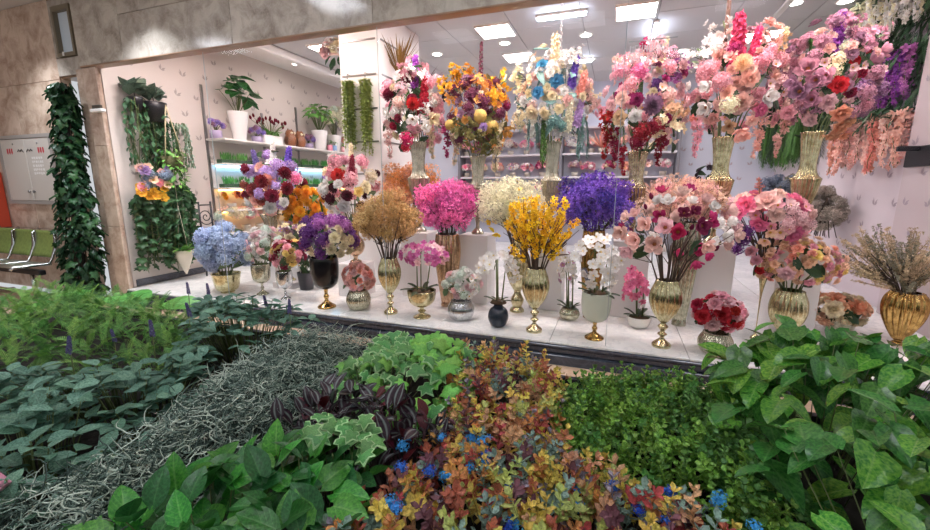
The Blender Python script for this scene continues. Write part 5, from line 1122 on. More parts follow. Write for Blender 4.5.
for i, (x, y) in enumerate(scatter(EU, 900, r6)):
    o = nearest(rs, x, y); z = zeu(x, y) + r6.uniform(-.06, .04)
    far = y > 1.3
    pal = (['orange', 'rust', 'yellow', 'yellow', 'lime', 'lime', 'red', 'greyviolet', 'peach', 'peach', 'wine', 'yellow', 'teal'] if far else ['orange', 'rust', 'wine', 'yellow', 'greyviolet', 'teal', 'red', 'peach', 'lime', 'teal', 'yellow', 'orange'])
    m = eu[r6.choice(pal)][r6.randrange(2)]
    d = np.array([r6.uniform(-.7, .7), r6.uniform(-.8, .5), 1.0])
    loc = (x - o.location.x, y - o.location.y, z - .05 - o.location.z)
    link('leafy_sprig', m, o, loc, quat(d, r6.uniform(0, 6.28)), r6.uniform(.075, .12))
    tips[o.name].append((x, y, z - .04))
for o in rs: stems_for(o, tips[o.name][::3], m_stemd, .003)
m_blue = plain('bright blue floret', '#3f9be0', .7, vary=.15); m_blue2 = plain('deep blue floret', '#2f62c8', .7, vary=.15)
bl = []
for k, m in enumerate((m_blue, m_blue2)):
    b = MB(); rr = random.Random(k); b.ball(.4, (0, 0, .1), 8, 5)
    for i in range(56):
        z = 1 - i / 56 * 1.2; a = i * 2.39996; q = math.sqrt(max(0, 1 - z * z)); d = np.array([q * math.cos(a), q * math.sin(a), z])
        floret(b, rr, d * np.array([1.15, .9, .7]) * rr.uniform(.5, 1.05), d + rdir(rr) * .5, .2, 4)
    bl.append(b.mesh('blue_blossom', m))
BLUE = [(-0.6, 1.06, 1), (-0.65, 1.17, 0), (-0.54, 1.26, 0), (-0.44, 1.3, 0), (-0.39, 1.29, 0), (-0.39, 1.14, 0), (-0.45, 1.08, 0), (-0.36, 1.17, 0), (-0.25, 1.08, 1), (-0.56, 0.91, 0), (-0.53, 0.9, 0), (-0.21, 0.95, 1), (-0.2, 0.96, 0), (-0.05, 1.16, 0), (-0.05, 1.08, 0), (0.05, 1.2, 1), (0.05, 1.21, 1), (0.21, 1.24, 1), (0.19, 1.11, 1), (0.34, 1.25, 0), (0.41, 1.17, 0), (-0.07, 1.19, 0), (0.12, 1.13, 1), (-0.36, 1.21, 1), (-0.51, 1.08, 1)]
for (x, y, c) in BLUE:
    o = nearest(rs, x, y)
    link('blue_blossom', bl[c], o, (x - o.location.x, y - o.location.y, .695 - o.location.z), quat((r6.uniform(-.3, .3), r6.uniform(-.7, 0), 1), r6.uniform(0, 6)), r6.uniform(.02, .03))

# ---- boxwood
BX = [(-.16, 1.50), (-.20, 1.8), (-.12, 2.12), (.2, 2.24), (.6, 2.22), (.64, 1.8), (.6, 1.42), (.48, 1.12), (.3, 1.32), (.06, 1.38)]
m_bx = leafmat('boxwood leaf', '#5a8c38', '#9cc858', '#c0dc8c', 0.35, 0.2)
m_bx2 = leafmat('boxwood leaf dark', '#41703a', '#6ea04c', '#98c078', 0.35, 0.2)
bs = [sprig(m_bx, r6, .55, 6, .28), sprig(m_bx, r6, .55, 6, .28), sprig(m_bx2, r6, .55, 6, .28)]
rs = roots('boxwood_bush', ['bright green small leaved boxwood in front of the dark stone riser', 'dark green boxwood bush beside the pothos', 'boxwood behind the red and orange eucalyptus'], 'bush', [(.05, 1.85), (.45, 1.8), (.25, 1.5)], 'boxwood bushes in the trough')
tips = {o.name: [] for o in rs}
for i, (x, y) in enumerate(scatter(BX, 760, r6)):
    o = nearest(rs, x, y); z = .52 + .13 * min(1, edge_dist(x, y, BX) / .2) ** .7 + r6.uniform(-.06, .04)
    d = np.array([r6.uniform(-.6, .6), r6.uniform(-.7, .5), 1.0])
    link('leafy_sprig', bs[2 if (o is rs[1] and r6.random() < .7) else r6.randrange(3)], o, (x - o.location.x, y - o.location.y, z - .05 - o.location.z), quat(d, r6.uniform(0, 6.28)), r6.uniform(.09, .14))
    tips[o.name].append((x, y, z - .04))
for o in rs: stems_for(o, tips[o.name][::3], m_stemd, .003)

# pink ribbon lying over the end of the sage
b = MB(); P = []
for k in range(14):
    t = k / 13; P.append((-1.98 + .38 * t, .5 + .1 * math.sin(t * 3), .70 + .03 * math.sin(t * 8)))
V = []; 
for p in P: V += [(p[0], p[1] - .012, p[2]), (p[0], p[1] + .012, p[2] + .012)]
b.add(V, [(2 * i, 2 * i + 2, 2 * i + 3, 2 * i + 1) for i in range(13)])
o = link('gift_ribbon', b.mesh('gift_ribbon', plain('pink satin', '#b5788c', .35))); tag(o, 'dusty pink ribbon lying over the sage leaves', 'ribbon')
sm = o.modifiers.new('thick', 'SOLIDIFY'); sm.thickness = .002

# ============================================================ LEFT END: BENCH, CABINET, IVY POST
r7 = random.Random(77)
m_chrome = plain('bench chrome', '#c9cac8', .22, 1.0)
m_green = plain('olive green pad', '#7f8f4a', .6, noise=.2, bscale=30)
bn = thing('waiting_bench', 'three seat steel waiting bench with olive green back pads', 'bench', (-8.1, 3.3, 0))
def bentpad(w, prof, th, m, name):
    b = MB(); V = []; n = len(prof)
    for (y, z, ny, nz) in prof:
        for k in range(7):
            x = (k / 6 - .5) * w
            V += [(x, y, z)]
    for (y, z, ny, nz) in prof:
        for k in range(7): V += [((k / 6 - .5) * w, y + ny * th, z + nz * th)]
    F = []
    for j in range(n - 1):
        for k in range(6):
            a = j * 7 + k; F.append((a, a + 1, a + 8, a + 7)); c = n * 7 + a; F.append((c, c + 7, c + 8, c + 1))
    for k in range(6):
        F.append((k, n * 7 + k, n * 7 + k + 1, k + 1)); e = (n - 1) * 7 + k; F.append((e, e + 1, n * 7 + e + 1, n * 7 + e))
    for j in range(n - 1):
        a = j * 7; F.append((a, a + 7, n * 7 + a + 7, n * 7 + a)); a += 6; F.append((a, n * 7 + a, n * 7 + a + 7, a + 7))
    b.add(V, F)
    return b.mesh(name, m)
bprof = []
for k in range(9):
    t = k / 8; bprof.append((.16 + .10 * t + .03 * math.sin(t * PI), .60 + .36 * t, -.9, .25))
sprof = []
for k in range(9):
    t = k / 8; sprof.append((-.28 + .42 * t, .50 + .02 * math.cos(t * PI) + .015 * t, 0, 1))
padm = bentpad(.44, bprof, .03, m_green, 'back_pad'); seatm = bentpad(.46, sprof, .025, plain('perforated steel', '#b9bdb4', .35, .9, noise=.15, bscale=80), 'seat')
shell = bentpad(.47, [(y + .012, z - .01, ny, nz) for y, z, ny, nz in bprof], .012, m_chrome, 'back_shell')
for k in range(3):
    x = -.55 + .51 * k
    sh_ = link('back_shell', shell, bn, (x, 0, 0)); link('back_pad', padm, sh_)
    link('seat', seatm, bn, (x, 0, 0))
for k in range(4):
    x = -.805 + .51 * k
    link('side_frame', MB().tube([(x, .30, .98), (x, .22, .93), (x, .2, .75), (x, .15, .6), (x, .1, .52), (x, -.28, .53), (x, -.31, .5)], .02, 6).mesh('side_frame', m_chrome), bn)
link('beam', MB().bbox((-.85, -.04, .38), (.75, .04, .45), .008).mesh('beam', m_black, False), bn)
for x in (-.62, .5):
    l = link('leg', MB().tube([(x, 0, .38), (x, 0, .05)], .03, 8).mesh('leg', m_chrome), bn)
    link('leg_foot', MB().bbox((x - .03, -.25, 0), (x + .03, .25, .045), .01).mesh('leg_foot', m_chrome, False), l)

cb = thing('electric_cabinet', 'flat beige two door service cabinet on the stone wall above the bench', 'cabinet', (-8.2, 3.765, 1.32))
m_cab = plain('cabinet enamel', '#cfc7c0', .35)
b = MB().box((-.66, -.02, 0), (-.6, .005, 1.0)).box((.6, -.02, 0), (.66, .005, 1.0)).box((-.6, -.02, 0), (.6, .005, .05)).box((-.6, -.02, .95), (.6, .005, 1.0))
link('frame', b.mesh('frame', plain('cabinet frame', '#a39c98', .4), False), cb)
for s in (-1, 1):
    d = link('door', MB().bbox((-.297, 0, 0), (.297, .012, .89), .004).mesh('door', m_cab, False), cb, (.3 * s, -.014, .055))
    link('knob', MB().lathe([(.012, 0), (.022, .012), (.016, .025), (.002, .028)], 10).mesh('knob', m_steel), d, (-.24 * s, 0, .13), (PI / 2, 0, 0))
    link('screw', MB().lathe([(.014, 0), (.012, .006), (.001, .008)], 8).mesh('screw', m_steel), d, (0.02, 0, .82), (PI / 2, 0, 0))
    b = MB()
    for k in range(3):
        x = s * (.08 + .055 * k); b.add([(x - .016, -.001, .76), (x + .016, -.001, .76), (x + .02, -.001, .70), (x, -.001, .67), (x - .02, -.001, .70)], [(0, 1, 2, 3, 4)])
    link('red_mark', b.mesh('red_mark', plain('red print', '#c2283c', .5), False), d, (-.05 * s, 0, 0))
    b = MB().tube([(-.26 * s, -.002, .70), (-.22 * s, -.002, .74), (-.18 * s, -.002, .71), (-.15 * s, -.002, .74), (-.12 * s, -.002, .71)], .006, 4)
    link('black_scribble', b.mesh('black_scribble', m_black), d)
    if s == 1:
        b = MB(); rr = random.Random(9)
        for row in range(5):
            z = .60 - row * .055; x = -.17
            while x < .07:
                w = rr.uniform(.02, .05); b.add([(x, -.0012, z), (x + w, -.0012, z + rr.uniform(-.01, .01)), (x + w, -.0012, z + .03), (x, -.0012, z + .03)], [(0, 1, 2, 3)]); x += w + rr.uniform(.008, .02)
        link('white_stencil', b.mesh('white_stencil', plain('white stencil', '#eeeae8', .5), False), d)
rb = thing('hose_cabinet', 'orange red hose cabinet on the stone wall at the bench end', 'cabinet', (-9.22, 3.76, .95))
link('body', MB().bbox((-.28, -.18, 0), (.28, .0, .85), .01).mesh('body', plain('signal red', '#b8432c', .4), False), rb)
link('door', MB().bbox((-.25, -.195, .03), (.25, -.18, .82), .006).mesh('door', plain('signal red door', '#c04a30', .4), False), rb)
link('handle', MB().bbox((.17, -.22, .38), (.2, -.195, .48), .006).mesh('handle', m_steel, False), rb)

# ivy climbing a dark post in the niche
def ivy_column(name, label, cx, cy, zr, widths, n, leafs, sz, post=True, depth=.22, cat='plant', group=None, fill=0, lean=0.0):
    t = thing(name, label, cat, (cx, cy, zr[0]), 0, group)
    H = zr[1] - zr[0]
    if post: link('post', MB().tube([(0, 0, 0), (lean, 0, H)], .05, 8).mesh('post', plain('dark wood post', '#2c2520', .7), False), t)
    b = MB()
    for k in range(6):
        a = k; P = [(lean * z + math.cos(a + z * 3) * .07, math.sin(a + z * 3) * .07, z * H) for z in (0, .25, .5, .75, .97)]
        b.tube(P, .006, 4)
    link('vine', b.mesh('vine', m_stemd), t)
    for i in range(n):
        f = (i + r7.random()) / n; z = f * H
        w = np.interp(f, [q[0] for q in widths], [q[1] for q in widths])
        a = r7.uniform(0, 6.28); k = math.sqrt(r7.uniform(.15, 1))
        x, y = math.cos(a) * w * k + lean * f, math.sin(a) * min(depth, w) * k
        leafobj2 = link('leaf', leafs[r7.randrange(len(leafs))], t, (x, y, z), (Matrix.Rotation(a - PI / 2 + r7.uniform(-.6, .6), 3, 'Z') @ Matrix.Rotation(r7.uniform(-1.5, -.5), 3, 'X') @ Matrix.Rotation(r7.uniform(-.5, .5), 3, 'Y')).to_euler(), sz * r7.uniform(.75, 1.25))
    if fill:
        b = MB()
        for i in range(fill):
            f = r7.random(); w = np.interp(f, [q[0] for q in widths], [q[1] for q in widths]); a = r7.uniform(0, 6.28); k = math.sqrt(r7.random()) * .92
            b.petal(sz * r7.uniform(.7, 1.1), sz * .7, .3, -.15, rotz(a - PI / 2 + r7.uniform(-.7, .7)) @ rotx(r7.uniform(-1.5, -.4)), (math.cos(a) * w * k + lean * f, math.sin(a) * min(depth, w) * k, f * H), 2, 2, tip=1)
        stuff(link('leaf_mass', b.mesh('leaf_mass', leafmat('dark ivy', '#16361f', '#2a5632', '#4f7a4c', .35, .2)), t))
    return t
di = ivyleaf([leafmat('dark ivy', '#16361f', '#2a5632', '#4f7a4c', .35, .2)] * 2)
di2 = ivyleaf([leafmat('mid ivy', '#224a28', '#3c6c42', '#648f60', .35, .2)] * 2)
ivy_column('ivy_post', 'dark post wrapped in thick artificial ivy beside the stone pillar', -6.93, 3.5, (0, 2.85), [(0, .42), (.38, .42), (.46, .3), (.6, .17), (1, .11)], 295, [di, di, di2], .115, depth=.16, fill=900, lean=.32)

# ============================================================ HANGING GREENERY ON THE LEFT SHOP WALL
def trailing(name, label, loc, n, L, spread, leafs, sz, potw=.0, potm=None, group=None, pot_h=.16, top=None, depthx=.12):
    t = thing(name, label, 'hanging plant', loc, 0, group)
    if potw:
        p = link('pot', MB().lathe([(potw * .7, -pot_h), (potw * .9, -pot_h * .3), (potw, 0), (potw * .9, 0), (potw * .85, -.02)], 20).mesh('pot', potm), t)
        link('hook', MB().tube([(0, 0, 0), (-.02, 0, .12), (-.1, 0, .16)], .006, 5).mesh('hook', m_black), t)
    b = MB(); leafn = 0
    for i in range(n):
        y0 = r7.uniform(-spread, spread); x0 = r7.uniform(-depthx, depthx); l = L * r7.uniform(.6, 1.0)
        P = [np.array([x0 * .5, y0 * .6, 0]), np.array([x0, y0, -.1]), np.array([x0 + r7.uniform(-.03, .03), y0 + r7.uniform(-.05, .05), -l * .5]), np.array([x0, y0 + r7.uniform(-.08, .08), -l])]
        b.tube(P, .005, 3)
        m = int(l / (sz * .55))
        for k in range(m):
            q = 3 * (k + .5) / m; j = min(2, int(q)); p = P[j] + (P[j + 1] - P[j]) * (q - j)
            if leafn < 290:
                link('leaf', leafs[r7.randrange(len(leafs))], t, tuple(p), (Matrix.Rotation(r7.uniform(0, 6.28), 3, 'Z') @ Matrix.Rotation(r7.uniform(-1.4, -.4), 3, 'X')).to_euler(), sz * r7.uniform(.8, 1.2)); leafn += 1
    link('vine', b.mesh('vine', m_stemg), t)
    if top:
        for k in range(16):
            a = r7.uniform(0, 6.28); e = r7.uniform(.3, 1.3)
            link('leaf', top[k % len(top)], t, (.05 * math.cos(a), .06 * math.sin(a), .02 + r7.uniform(0, .12)), (Matrix.Rotation(a, 3, 'Z') @ Matrix.Rotation(e, 3, 'X')).to_euler(), r7.uniform(.16, .24))
    return t
m_small = leafmat('small trailing leaf', '#2c5636', '#4a7850', '#789c76', .5, .2)
sl = lm('leaf', oval, m_small, nx=2, ny=3, n=1)
mg = leafmat('grey succulent leaf', '#4a5f50', '#6f8672', '#92a690', .5, .2)
gl = lm('leaf', broad, mg, nx=2, ny=4, n=1)
pale = lm('leaf', oval, leafmat('pale trailing leaf', '#7fa08a', '#a6c0a8', '#c0d4c0', .5, .1), nx=2, ny=3, n=1)
trailing('wall_garland', 'long trailing wall plant with broad grey leaves on top nearest the pillar', (-6.1, 4.02, 2.75), 16, 1.3, .15, sl, .08, .09, m_black, top=gl)
trailing('wall_garland', 'trailing wall plant in a black hanging pot behind the rope hanger', (-6.1, 4.26, 2.72), 14, 1.35, .13, [di, sl[0]], .09, .15, m_black, top=gl, pot_h=.26)
trailing('wall_garland', 'thin pale green trailing garland on the shop wall', (-6.12, 4.62, 2.5), 9, .75, .12, pale, .05)
trailing('wall_garland', 'short grey green trailing garland between the pale and the black potted ones', (-6.12, 4.44, 2.5), 9, 1.2, .1, sl, .06)
trailing('wall_ivy', 'dense dark ivy panel on the wall under the orange flowers', (-6.08, 4.1, 1.5), 26, 1.2, .3, [di, di, di2], .125, depthx=.1)
trailing('wall_ivy', 'dark ivy panel behind the cone planter', (-6.1, 4.4, 1.6), 20, 1.15, .2, [di, di2], .11, depthx=.08)
t = thing('wall_bouquet', 'orange, pink and lilac flower bunch pinned to the ivy wall', 'flowers', (-6.0, 4.02, 1.62))
for k in range(26):
    z = r7.uniform(-.2, .22); y = r7.uniform(-.2, .2)
    kd, c = ('blossom', 'orange') if z < -.05 else r7.choice([('rose', 'pink'), ('hydrangea', 'dustyblue'), ('rose', 'salmon'), ('blossom', 'peach'), ('rose', 'lilac')])
    link(PARTNAME.get(kd, kd), bloom(kd, c, k), t, (r7.uniform(.0, .1), y, z), quat((1, -.4 + y, .2 + z), r7.uniform(0, 6)), r7.uniform(.05, .08))
link('wire_frame', MB().tube([(-.15, 0, .3), (-.02, 0, .2), (0, 0, -.2)], .006, 4).mesh('wire_frame', m_stemg), t)
# rope hanger with a leafy basket
t = thing('rope_hanger', 'leafy basket in a pale rope hanger on the shop wall', 'hanging plant', (-5.98, 4.33, 1.95))
b = MB()
for s in ((-.12, 0), (.06, .11), (.06, -.11)): b.tube([(0, 0, .75), (s[0] * .9, s[1] * 1.2, .05)], .008, 4)
link('rope', b.mesh('rope', plain('jute rope', '#cbbd9c', .9)), t)
link('basket', MB().lathe([(.07, -.14), (.13, -.06), (.14, .05), (.12, .05)], 18).mesh('basket', plain('wicker', '#5c5a38', .8, bump=.5, bscale=60)), t)
bf = lm('leaf', oval, leafmat('spring leaf', '#5c9440', '#86b85c', '#b8d890', .5, .2), nx=2, ny=3, n=1)
for k in range(190):
    a = r7.uniform(0, 6.28); z = r7.uniform(-.45, .16)
    link('leaf', bf[0], t, (math.cos(a) * r7.uniform(.05, .16), math.sin(a) * r7.uniform(.05, .16), z), (Matrix.Rotation(a - PI / 2, 3, 'Z') @ Matrix.Rotation(r7.uniform(-1.2, .6), 3, 'X')).to_euler(), r7.uniform(.06, .1))
# cone planter on cords
t = thing('cone_planter', 'white woven cone planter with green leaves hanging on thin cords', 'hanging plant', (-5.95, 4.30, .30))
link('cone', MB().lathe([(.01, 0), (.06, .12), (.11, .26), (.14, .36), (.125, .36)], 18).mesh('cone', plain('white wicker', '#d8cdbb', .8, bump=.7, bscale=50)), t)
link('cord', MB().tube([(.1, 0, .36), (0, 0, 1.0)], .004, 4).tube([(-.1, 0, .36), (0, 0, 1.0)], .004, 4).tube([(0, 0, 1.0), (0, 0, 1.75), (-.15, 0, 1.8)], .004, 4).mesh('cord', plain('cord', '#b8ad98', .9)), t)
for k in range(26):
    a = r7.uniform(0, 6.28)
    link('leaf', bf[0], t, (math.cos(a) * .06, math.sin(a) * .06, .36), (Matrix.Rotation(a - PI / 2, 3, 'Z') @ Matrix.Rotation(r7.uniform(.0, .9), 3, 'X')).to_euler(), r7.uniform(.1, .16))
# wrought iron scroll stand
t = thing('scroll_stand', 'black wrought iron scroll stand beside the cone planter', 'stand', (-5.95, 4.72, ZF))
for yy in (-.1, .1): link('upright', MB().tube([(0, yy, 0), (0, yy, 1.15)], .014, 6).mesh('upright', m_black), t)
P = []
for k in range(30):
    a = k * .42; q = .012 + .0042 * k; P.append((.0, .0 + q * math.cos(a), .92 + q * math.sin(a)))
link('scroll', MB().tube(P, .008, 5).mesh('scroll', m_black), t)
link('crossbar', MB().tube([(0, -.1, .5), (0, .1, .5)], .01, 5).tube([(0, -.1, 1.1), (0, .1, 1.1)], .01, 5).mesh('crossbar', m_black), t)

# ============================================================ SHELVES ON THE LEFT WALL
m_shelf = plain('white shelf', '#e9e4df', .4)
su = thing('shop_shelving', 'white wall shelving with slotted steel uprights along the shop wall', 'shelving', (XL, 5.1, 0))
for k, y in enumerate((.02, 1.2, 2.1, 3.4)): link('upright', MB().bbox((.0, y - .02, .5), (.025, y + .02, 3.15 if k != 1 else 2.9), .003).mesh('upright', m_steel, False), su)
for z, d, y0 in ((2.33, .42, 0), (1.95, .34, .05), (1.56, .34, .05), (1.2, .36, .05), (.82, .38, .05)):
    link('shelf', MB().bbox((.0, y0, z - .028), (d, 3.75, z), .005).mesh('shelf', m_shelf, False), su)
link('light_strip', MB().box((.04, .1, 1.895), (.07, 3.7, 1.915)).mesh('light_strip', emit('cool blue strip', '#8fd4ff', 9.0), False), su)
link('light_strip', MB().box((.04, .1, 1.505), (.07, 3.7, 1.525)).mesh('light_strip', emit('warm strip', '#ffcf70', 8.0), False), su)
link('light_strip', MB().box((.04, .1, 1.135), (.07, 3.7, 1.155)).mesh('light_strip', emit('warm strip', '#ffcf70', 8.0), False), su)
SX = XL + .2
def potted(name, label, loc, pot, foliage, group=None, cat='potted plant'):
    """pot=(profile unit, height, radius, mat); foliage=list of (mesh name, mesh, pos, dir, size)"""
    t = thing(name, label, cat, loc, 0, group)
    prof, h, R0, m = pot
    link('pot', MB().lathe([(q * R0, z * h) for q, z in prof], 24).mesh('pot', m), t)
    for nm, me, p, d, s in foliage: link(nm, me, t, tuple(p), quat(d, r7.uniform(0, 6.28)), s)
    return t
TAPER = [(.6, 0), (.62, .02), (.98, .96), (1, 1), (.9, 1), (.86, .9)]
STR = [(.85, 0), (1, .05), (1, 1), (.92, 1), (.9, .9)]
m_ptw = plain('white ceramic', '#ece9e6', .25)
mon = leafmat('monstera leaf', '#22592e', '#3f8040', '#76a868', .35, .3)
mlv = lm('leaf', heart, mon, n=1, fold=.2)
def dome(n, c, R, kind, mesh, s, zmin=-.2, nm=None):
    out = []
    for i in range(n):
        d = rdir(r7, zmin); d[0] = abs(d[0]) if d[0] < -.3 else d[0]; out.append((nm or 'leaf', mesh[r7.randrange(len(mesh))], np.array(c) + d * R * r7.uniform(.6, 1), d if kind == 'flower' else np.cross(d, rdir(r7)) * .3 + d * .5 + np.array([0, 0, .8]), s * r7.uniform(.8, 1.2)))
    return out
def stalks(t, base, tops, m=m_stemg, rad=.006):
    b = MB()
    for p in tops: b.tube([base, (np.array(base) * .4 + np.array(p) * .6 + np.array([0, 0, .03])), p], [rad, rad * .8, rad * .6], 4)
    link('stem_bundle', b.mesh('stem_bundle', m), t)
def plant_on(name, label, loc, pot, n, c, R, meshes, s, kind='leaf', nm='leaf', group=None, zmin=-.2, cat='potted plant'):
    f = dome(n, c, R, kind, meshes, s, zmin, nm)
    t = potted(name, label, loc, pot, f, group, cat)
    stalks(t, (0, 0, pot[1] * .85), [q[2] for q in f][::2])
    return t
R3_ = np.array
plant_on('potted_monstera', 'big leaved green plant in a tall tapered white pot on the shelf', (SX + .05, 5.55, 2.33), (TAPER, .46, .16, m_ptw), 34, (0, 0, .72), R3_([.17, .34, .34]), mlv, .22)
plant_on('potted_greenery', 'fresh green bushy plant in a white pot further along the shelf', (SX + .05, 7.6, 2.33), (TAPER, .4, .17, m_ptw), 60, (0, 0, .68), R3_([.18, .42, .34]), bf, .15)
plant_on('potted_hydrangea', 'cream and green flowers in a white pot next to the column', (SX, 8.15, 2.33), (TAPER, .36, .17, m_ptw), 26, (0, 0, .66), R3_([.14, .36, .32]), [bloom('hydrangea', 'ivory'), bloom('hydrangea', 'mint')], .09, 'flower', 'hydrangea_head')
t = thing('tulip_box', 'dark red tulips in a white oblong planter on the shelf', 'potted plant', (SX, 6.28, 2.33))
link('planter', MB().bbox((-.08, -.22, 0), (.08, .22, .16), .01).mesh('planter', m_ptw, False), t)
tops = []
for k in range(22):
    p = (r7.uniform(-.1, .1), r7.uniform(-.32, .32), r7.uniform(.28, .44)); tops.append(p)
    link('tulip_bud', bloom('bud', 'burgundy', k), t, p, quat((p[0], p[1] * .6, 1)), .045)
for k in range(26):
    link('leaf', bf[0], t, (r7.uniform(-.06, .06), r7.uniform(-.2, .2), .15), quat((r7.uniform(-.4, .4), r7.uniform(-.8, .8), .5)), r7.uniform(.12, .2))
stalks(t, (0, 0, .12), tops)
lavb = [bloom('hydrangea', 'lavender'), bloom('hydrangea', 'mauve')]
for k, (y, lab) in enumerate(((5.14, 'small violet flowers in a clear box pot beside the tall white pot'), (5.98, 'small violet flowers in a violet pot beside the tulip box'), (7.35, 'small violet flowers in a lilac pot beside the brown owl figures'))):
    plant_on('violet_pot', lab, (SX - .02 * k, y, 2.33), (STR, .12, .09, plain('lilac ceramic', '#a89ab8', .4)), 14, (0, 0, .2), R3_([.1, .14, .08]), lavb, .045, 'flower', 'hydrangea_head', 'small violet pots on the shelf')
for k, (y, c) in enumerate(((7.85, '#e090a8'), (8.0, '#8fb0d8'), (8.35, '#e8b0b8'))):
    plant_on('mini_pot', 'tiny %s pot with a sprig under the pink posy' % ('rose pink', 'sky blue', 'blush')[k], (SX + .1, y, 2.33), (STR, .13, .06, plain('mini pot %d' % k, c, .4)), 8, (0, 0, .18), R3_([.06, .07, .06]), bf, .06)
for k, y in enumerate((6.78, 7.05)):
    t = thing('owl_figurine', 'round brown owl figurine on the shelf', 'figurine', (SX, y, 2.33), 0, 'owl figurines')
    mo = plain('brown glaze', '#8a5638', .3)
    link('body', MB().lathe([(.06, 0), (.1, .05), (.115, .12), (.1, .19), (.085, .21), (.09, .25), (.07, .31), (.01, .33)], 18).mesh('body', mo), t)
    for s in (-1, 1):
        link('eye', MB().ball(.025, (0, 0, 0), 10, 6).mesh('eye', plain('cream glaze', '#e8d8b8', .3)), t, (.075, .035 * s, .26))
        link('ear', MB().lathe([(.025, 0), (.002, .05)], 6).mesh('ear', mo), t, (0, .05 * s, .3))
        link('wing', MB().ball(.05, (0, 0, 0), 8, 6, sq=1.5).mesh('wing', plain('dark brown glaze', '#5f3a26', .35)), t, (0, .095 * s, .12), (0, 0, 0), (1, .5, 1))
plant_on('pink_posy', 'coral pink posy in a small pot at the column end of the shelf', (SX + .1, 8.5, 2.33), (STR, .12, .08, m_ptw), 20, (0, 0, .28), R3_([.16, .22, .18]), [bloom('rose', 'salmon'), bloom('rose', 'coral'), bloom('blossom', 'peach')], .06, 'flower', 'rose')
# rows of small plants on the lower shelves
gb = [MB().petal(1, .12, .2, -.2, None, (0, 0, 0), 1, 3, tip=1).mesh('blade', leafmat('grass blade', '#3f8a40', '#6fb45a', '#9cd088', .5, .1))]
def tuft(n, w, h, m, r):
    b = MB()
    for i in range(n):
        p = np.array([r.uniform(-.06, .06), r.uniform(-w, w), 0]); d = np.array([r.uniform(-.5, .5), r.uniform(-.4, .4), 1.0]); d /= np.linalg.norm(d)
        b.petal(h * r.uniform(.6, 1), .022, .1, .1, basis(d) @ np.array([[1, 0, 0], [0, 0, 1], [0, 1, 0]]), p, 1, 2, tip=1)
    return b.mesh('grass_tuft', m)
tf = tuft(60, .12, .16, leafmat('grass blade', '#3f8a40', '#6fb45a', '#9cd088', .5, .1), r7)
trm = MB().bbox((-.06, -.14, 0), (.06, .14, .06), .006).mesh('tray', plain('grass tray', '#35523a', .7), False)
for z, what in ((1.95, 'on the shelf above the blue light'), (1.56, 'on the shelf lit in blue')):
    for k in range(11):
        t = thing('grass_tray', 'small tray of green grass ' + what, 'potted plant', (SX - .02, 5.3 + k * .31, z), 0, 'grass trays ' + what)
        link('tray', trm, t); link('grass_tuft', tf, t, (0, 0, .05), (0, 0, PI * (k % 2)))
pj = MB().lathe([(.06, 0), (.075, .1), (.065, .1)], 14).mesh('pot', plain('stone pot', '#b8b0a4', .6))
def shelf_pot(z, y, what, cols, kinds, n, x=None, R=.13, s=.05, h=.2, gr=None):
    t = thing('shelf_posy', 'small pot of %s %s' % what, 'potted plant', (x or SX, y, z), 0, gr or '%s %s' % what)
    link('pot', pj, t)
    for i in range(n):
        d = rdir(r7, -.1); kd = r7.choice(kinds); c = r7.choice(cols)
        link(PARTNAME.get(kd, kd), bloom(kd, c, i), t, tuple(np.array([0, 0, h]) + d * np.array([.11, R, .09])), quat(d, r7.uniform(0, 6)), s * r7.uniform(.8, 1.2))
    return t
for k in range(11): shelf_pot(1.2, 5.3 + k * .31, ('orange flowers', 'on the warm lit shelf'), ['apricot', 'orange', 'coral', 'rust'], ['dahlia', 'blossom'], 8, s=.045)
for k in range(12): shelf_pot(.82, 5.25 + k * .29, ('pink and cream flowers', 'on the lowest wall shelf'), ['blush', 'cream', 'pink', 'peach', 'mint'], ['blossom', 'mist', 'hydrangea'], 18, R=.2, s=.085, h=.28)

# ============================================================ HANGINGS ON THE COLUMN
gm = leafmat('succulent bead', '#8a9c48', '#b4c26a', '#d2da94', .45, .1)
def bead_strand(r, L, n):
    b = MB(); b.tube([(0, 0, 0), (r.uniform(-.02, .02), r.uniform(-.02, .02), -L)], .004, 3)
    for i in range(n):
        z = -L * (i + .3) / n; a = i * 2.4; d = np.array([math.cos(a), math.sin(a), -.6])
        b.petal(.05, .028, .5, .1, basis(d) @ np.array([[1, 0, 0], [0, 0, 1], [0, 1, 0]]), (0, 0, z), 1, 2, tip=.6, base=.6)
    return b.mesh('bead_strand', gm)
bs_ = [bead_strand(r7, 1.0, 46), bead_strand(r7, .85, 40)]
for k, x in enumerate((-3.40, -3.13)):
    t = thing('bead_garland', 'thick yellow green succulent garland hung on the white column rail', 'hanging plant', (x, 4.93, 2.96), 0, 'succulent garlands on the column')
    link('hook', MB().tube([(0, .05, .06), (0, 0, .06), (0, 0, 0)], .006, 5).mesh('hook', m_steel), t)
    for i in range(26):
        a = r7.uniform(0, 6.28); q = r7.uniform(0, .09)
        link('bead_strand', bs_[i % 2], t, (math.cos(a) * q, math.sin(a) * min(q, .06), -.02), (r7.uniform(-.04, .04), r7.uniform(-.06, .06), a), (1, 1, r7.uniform(.6, 1)))
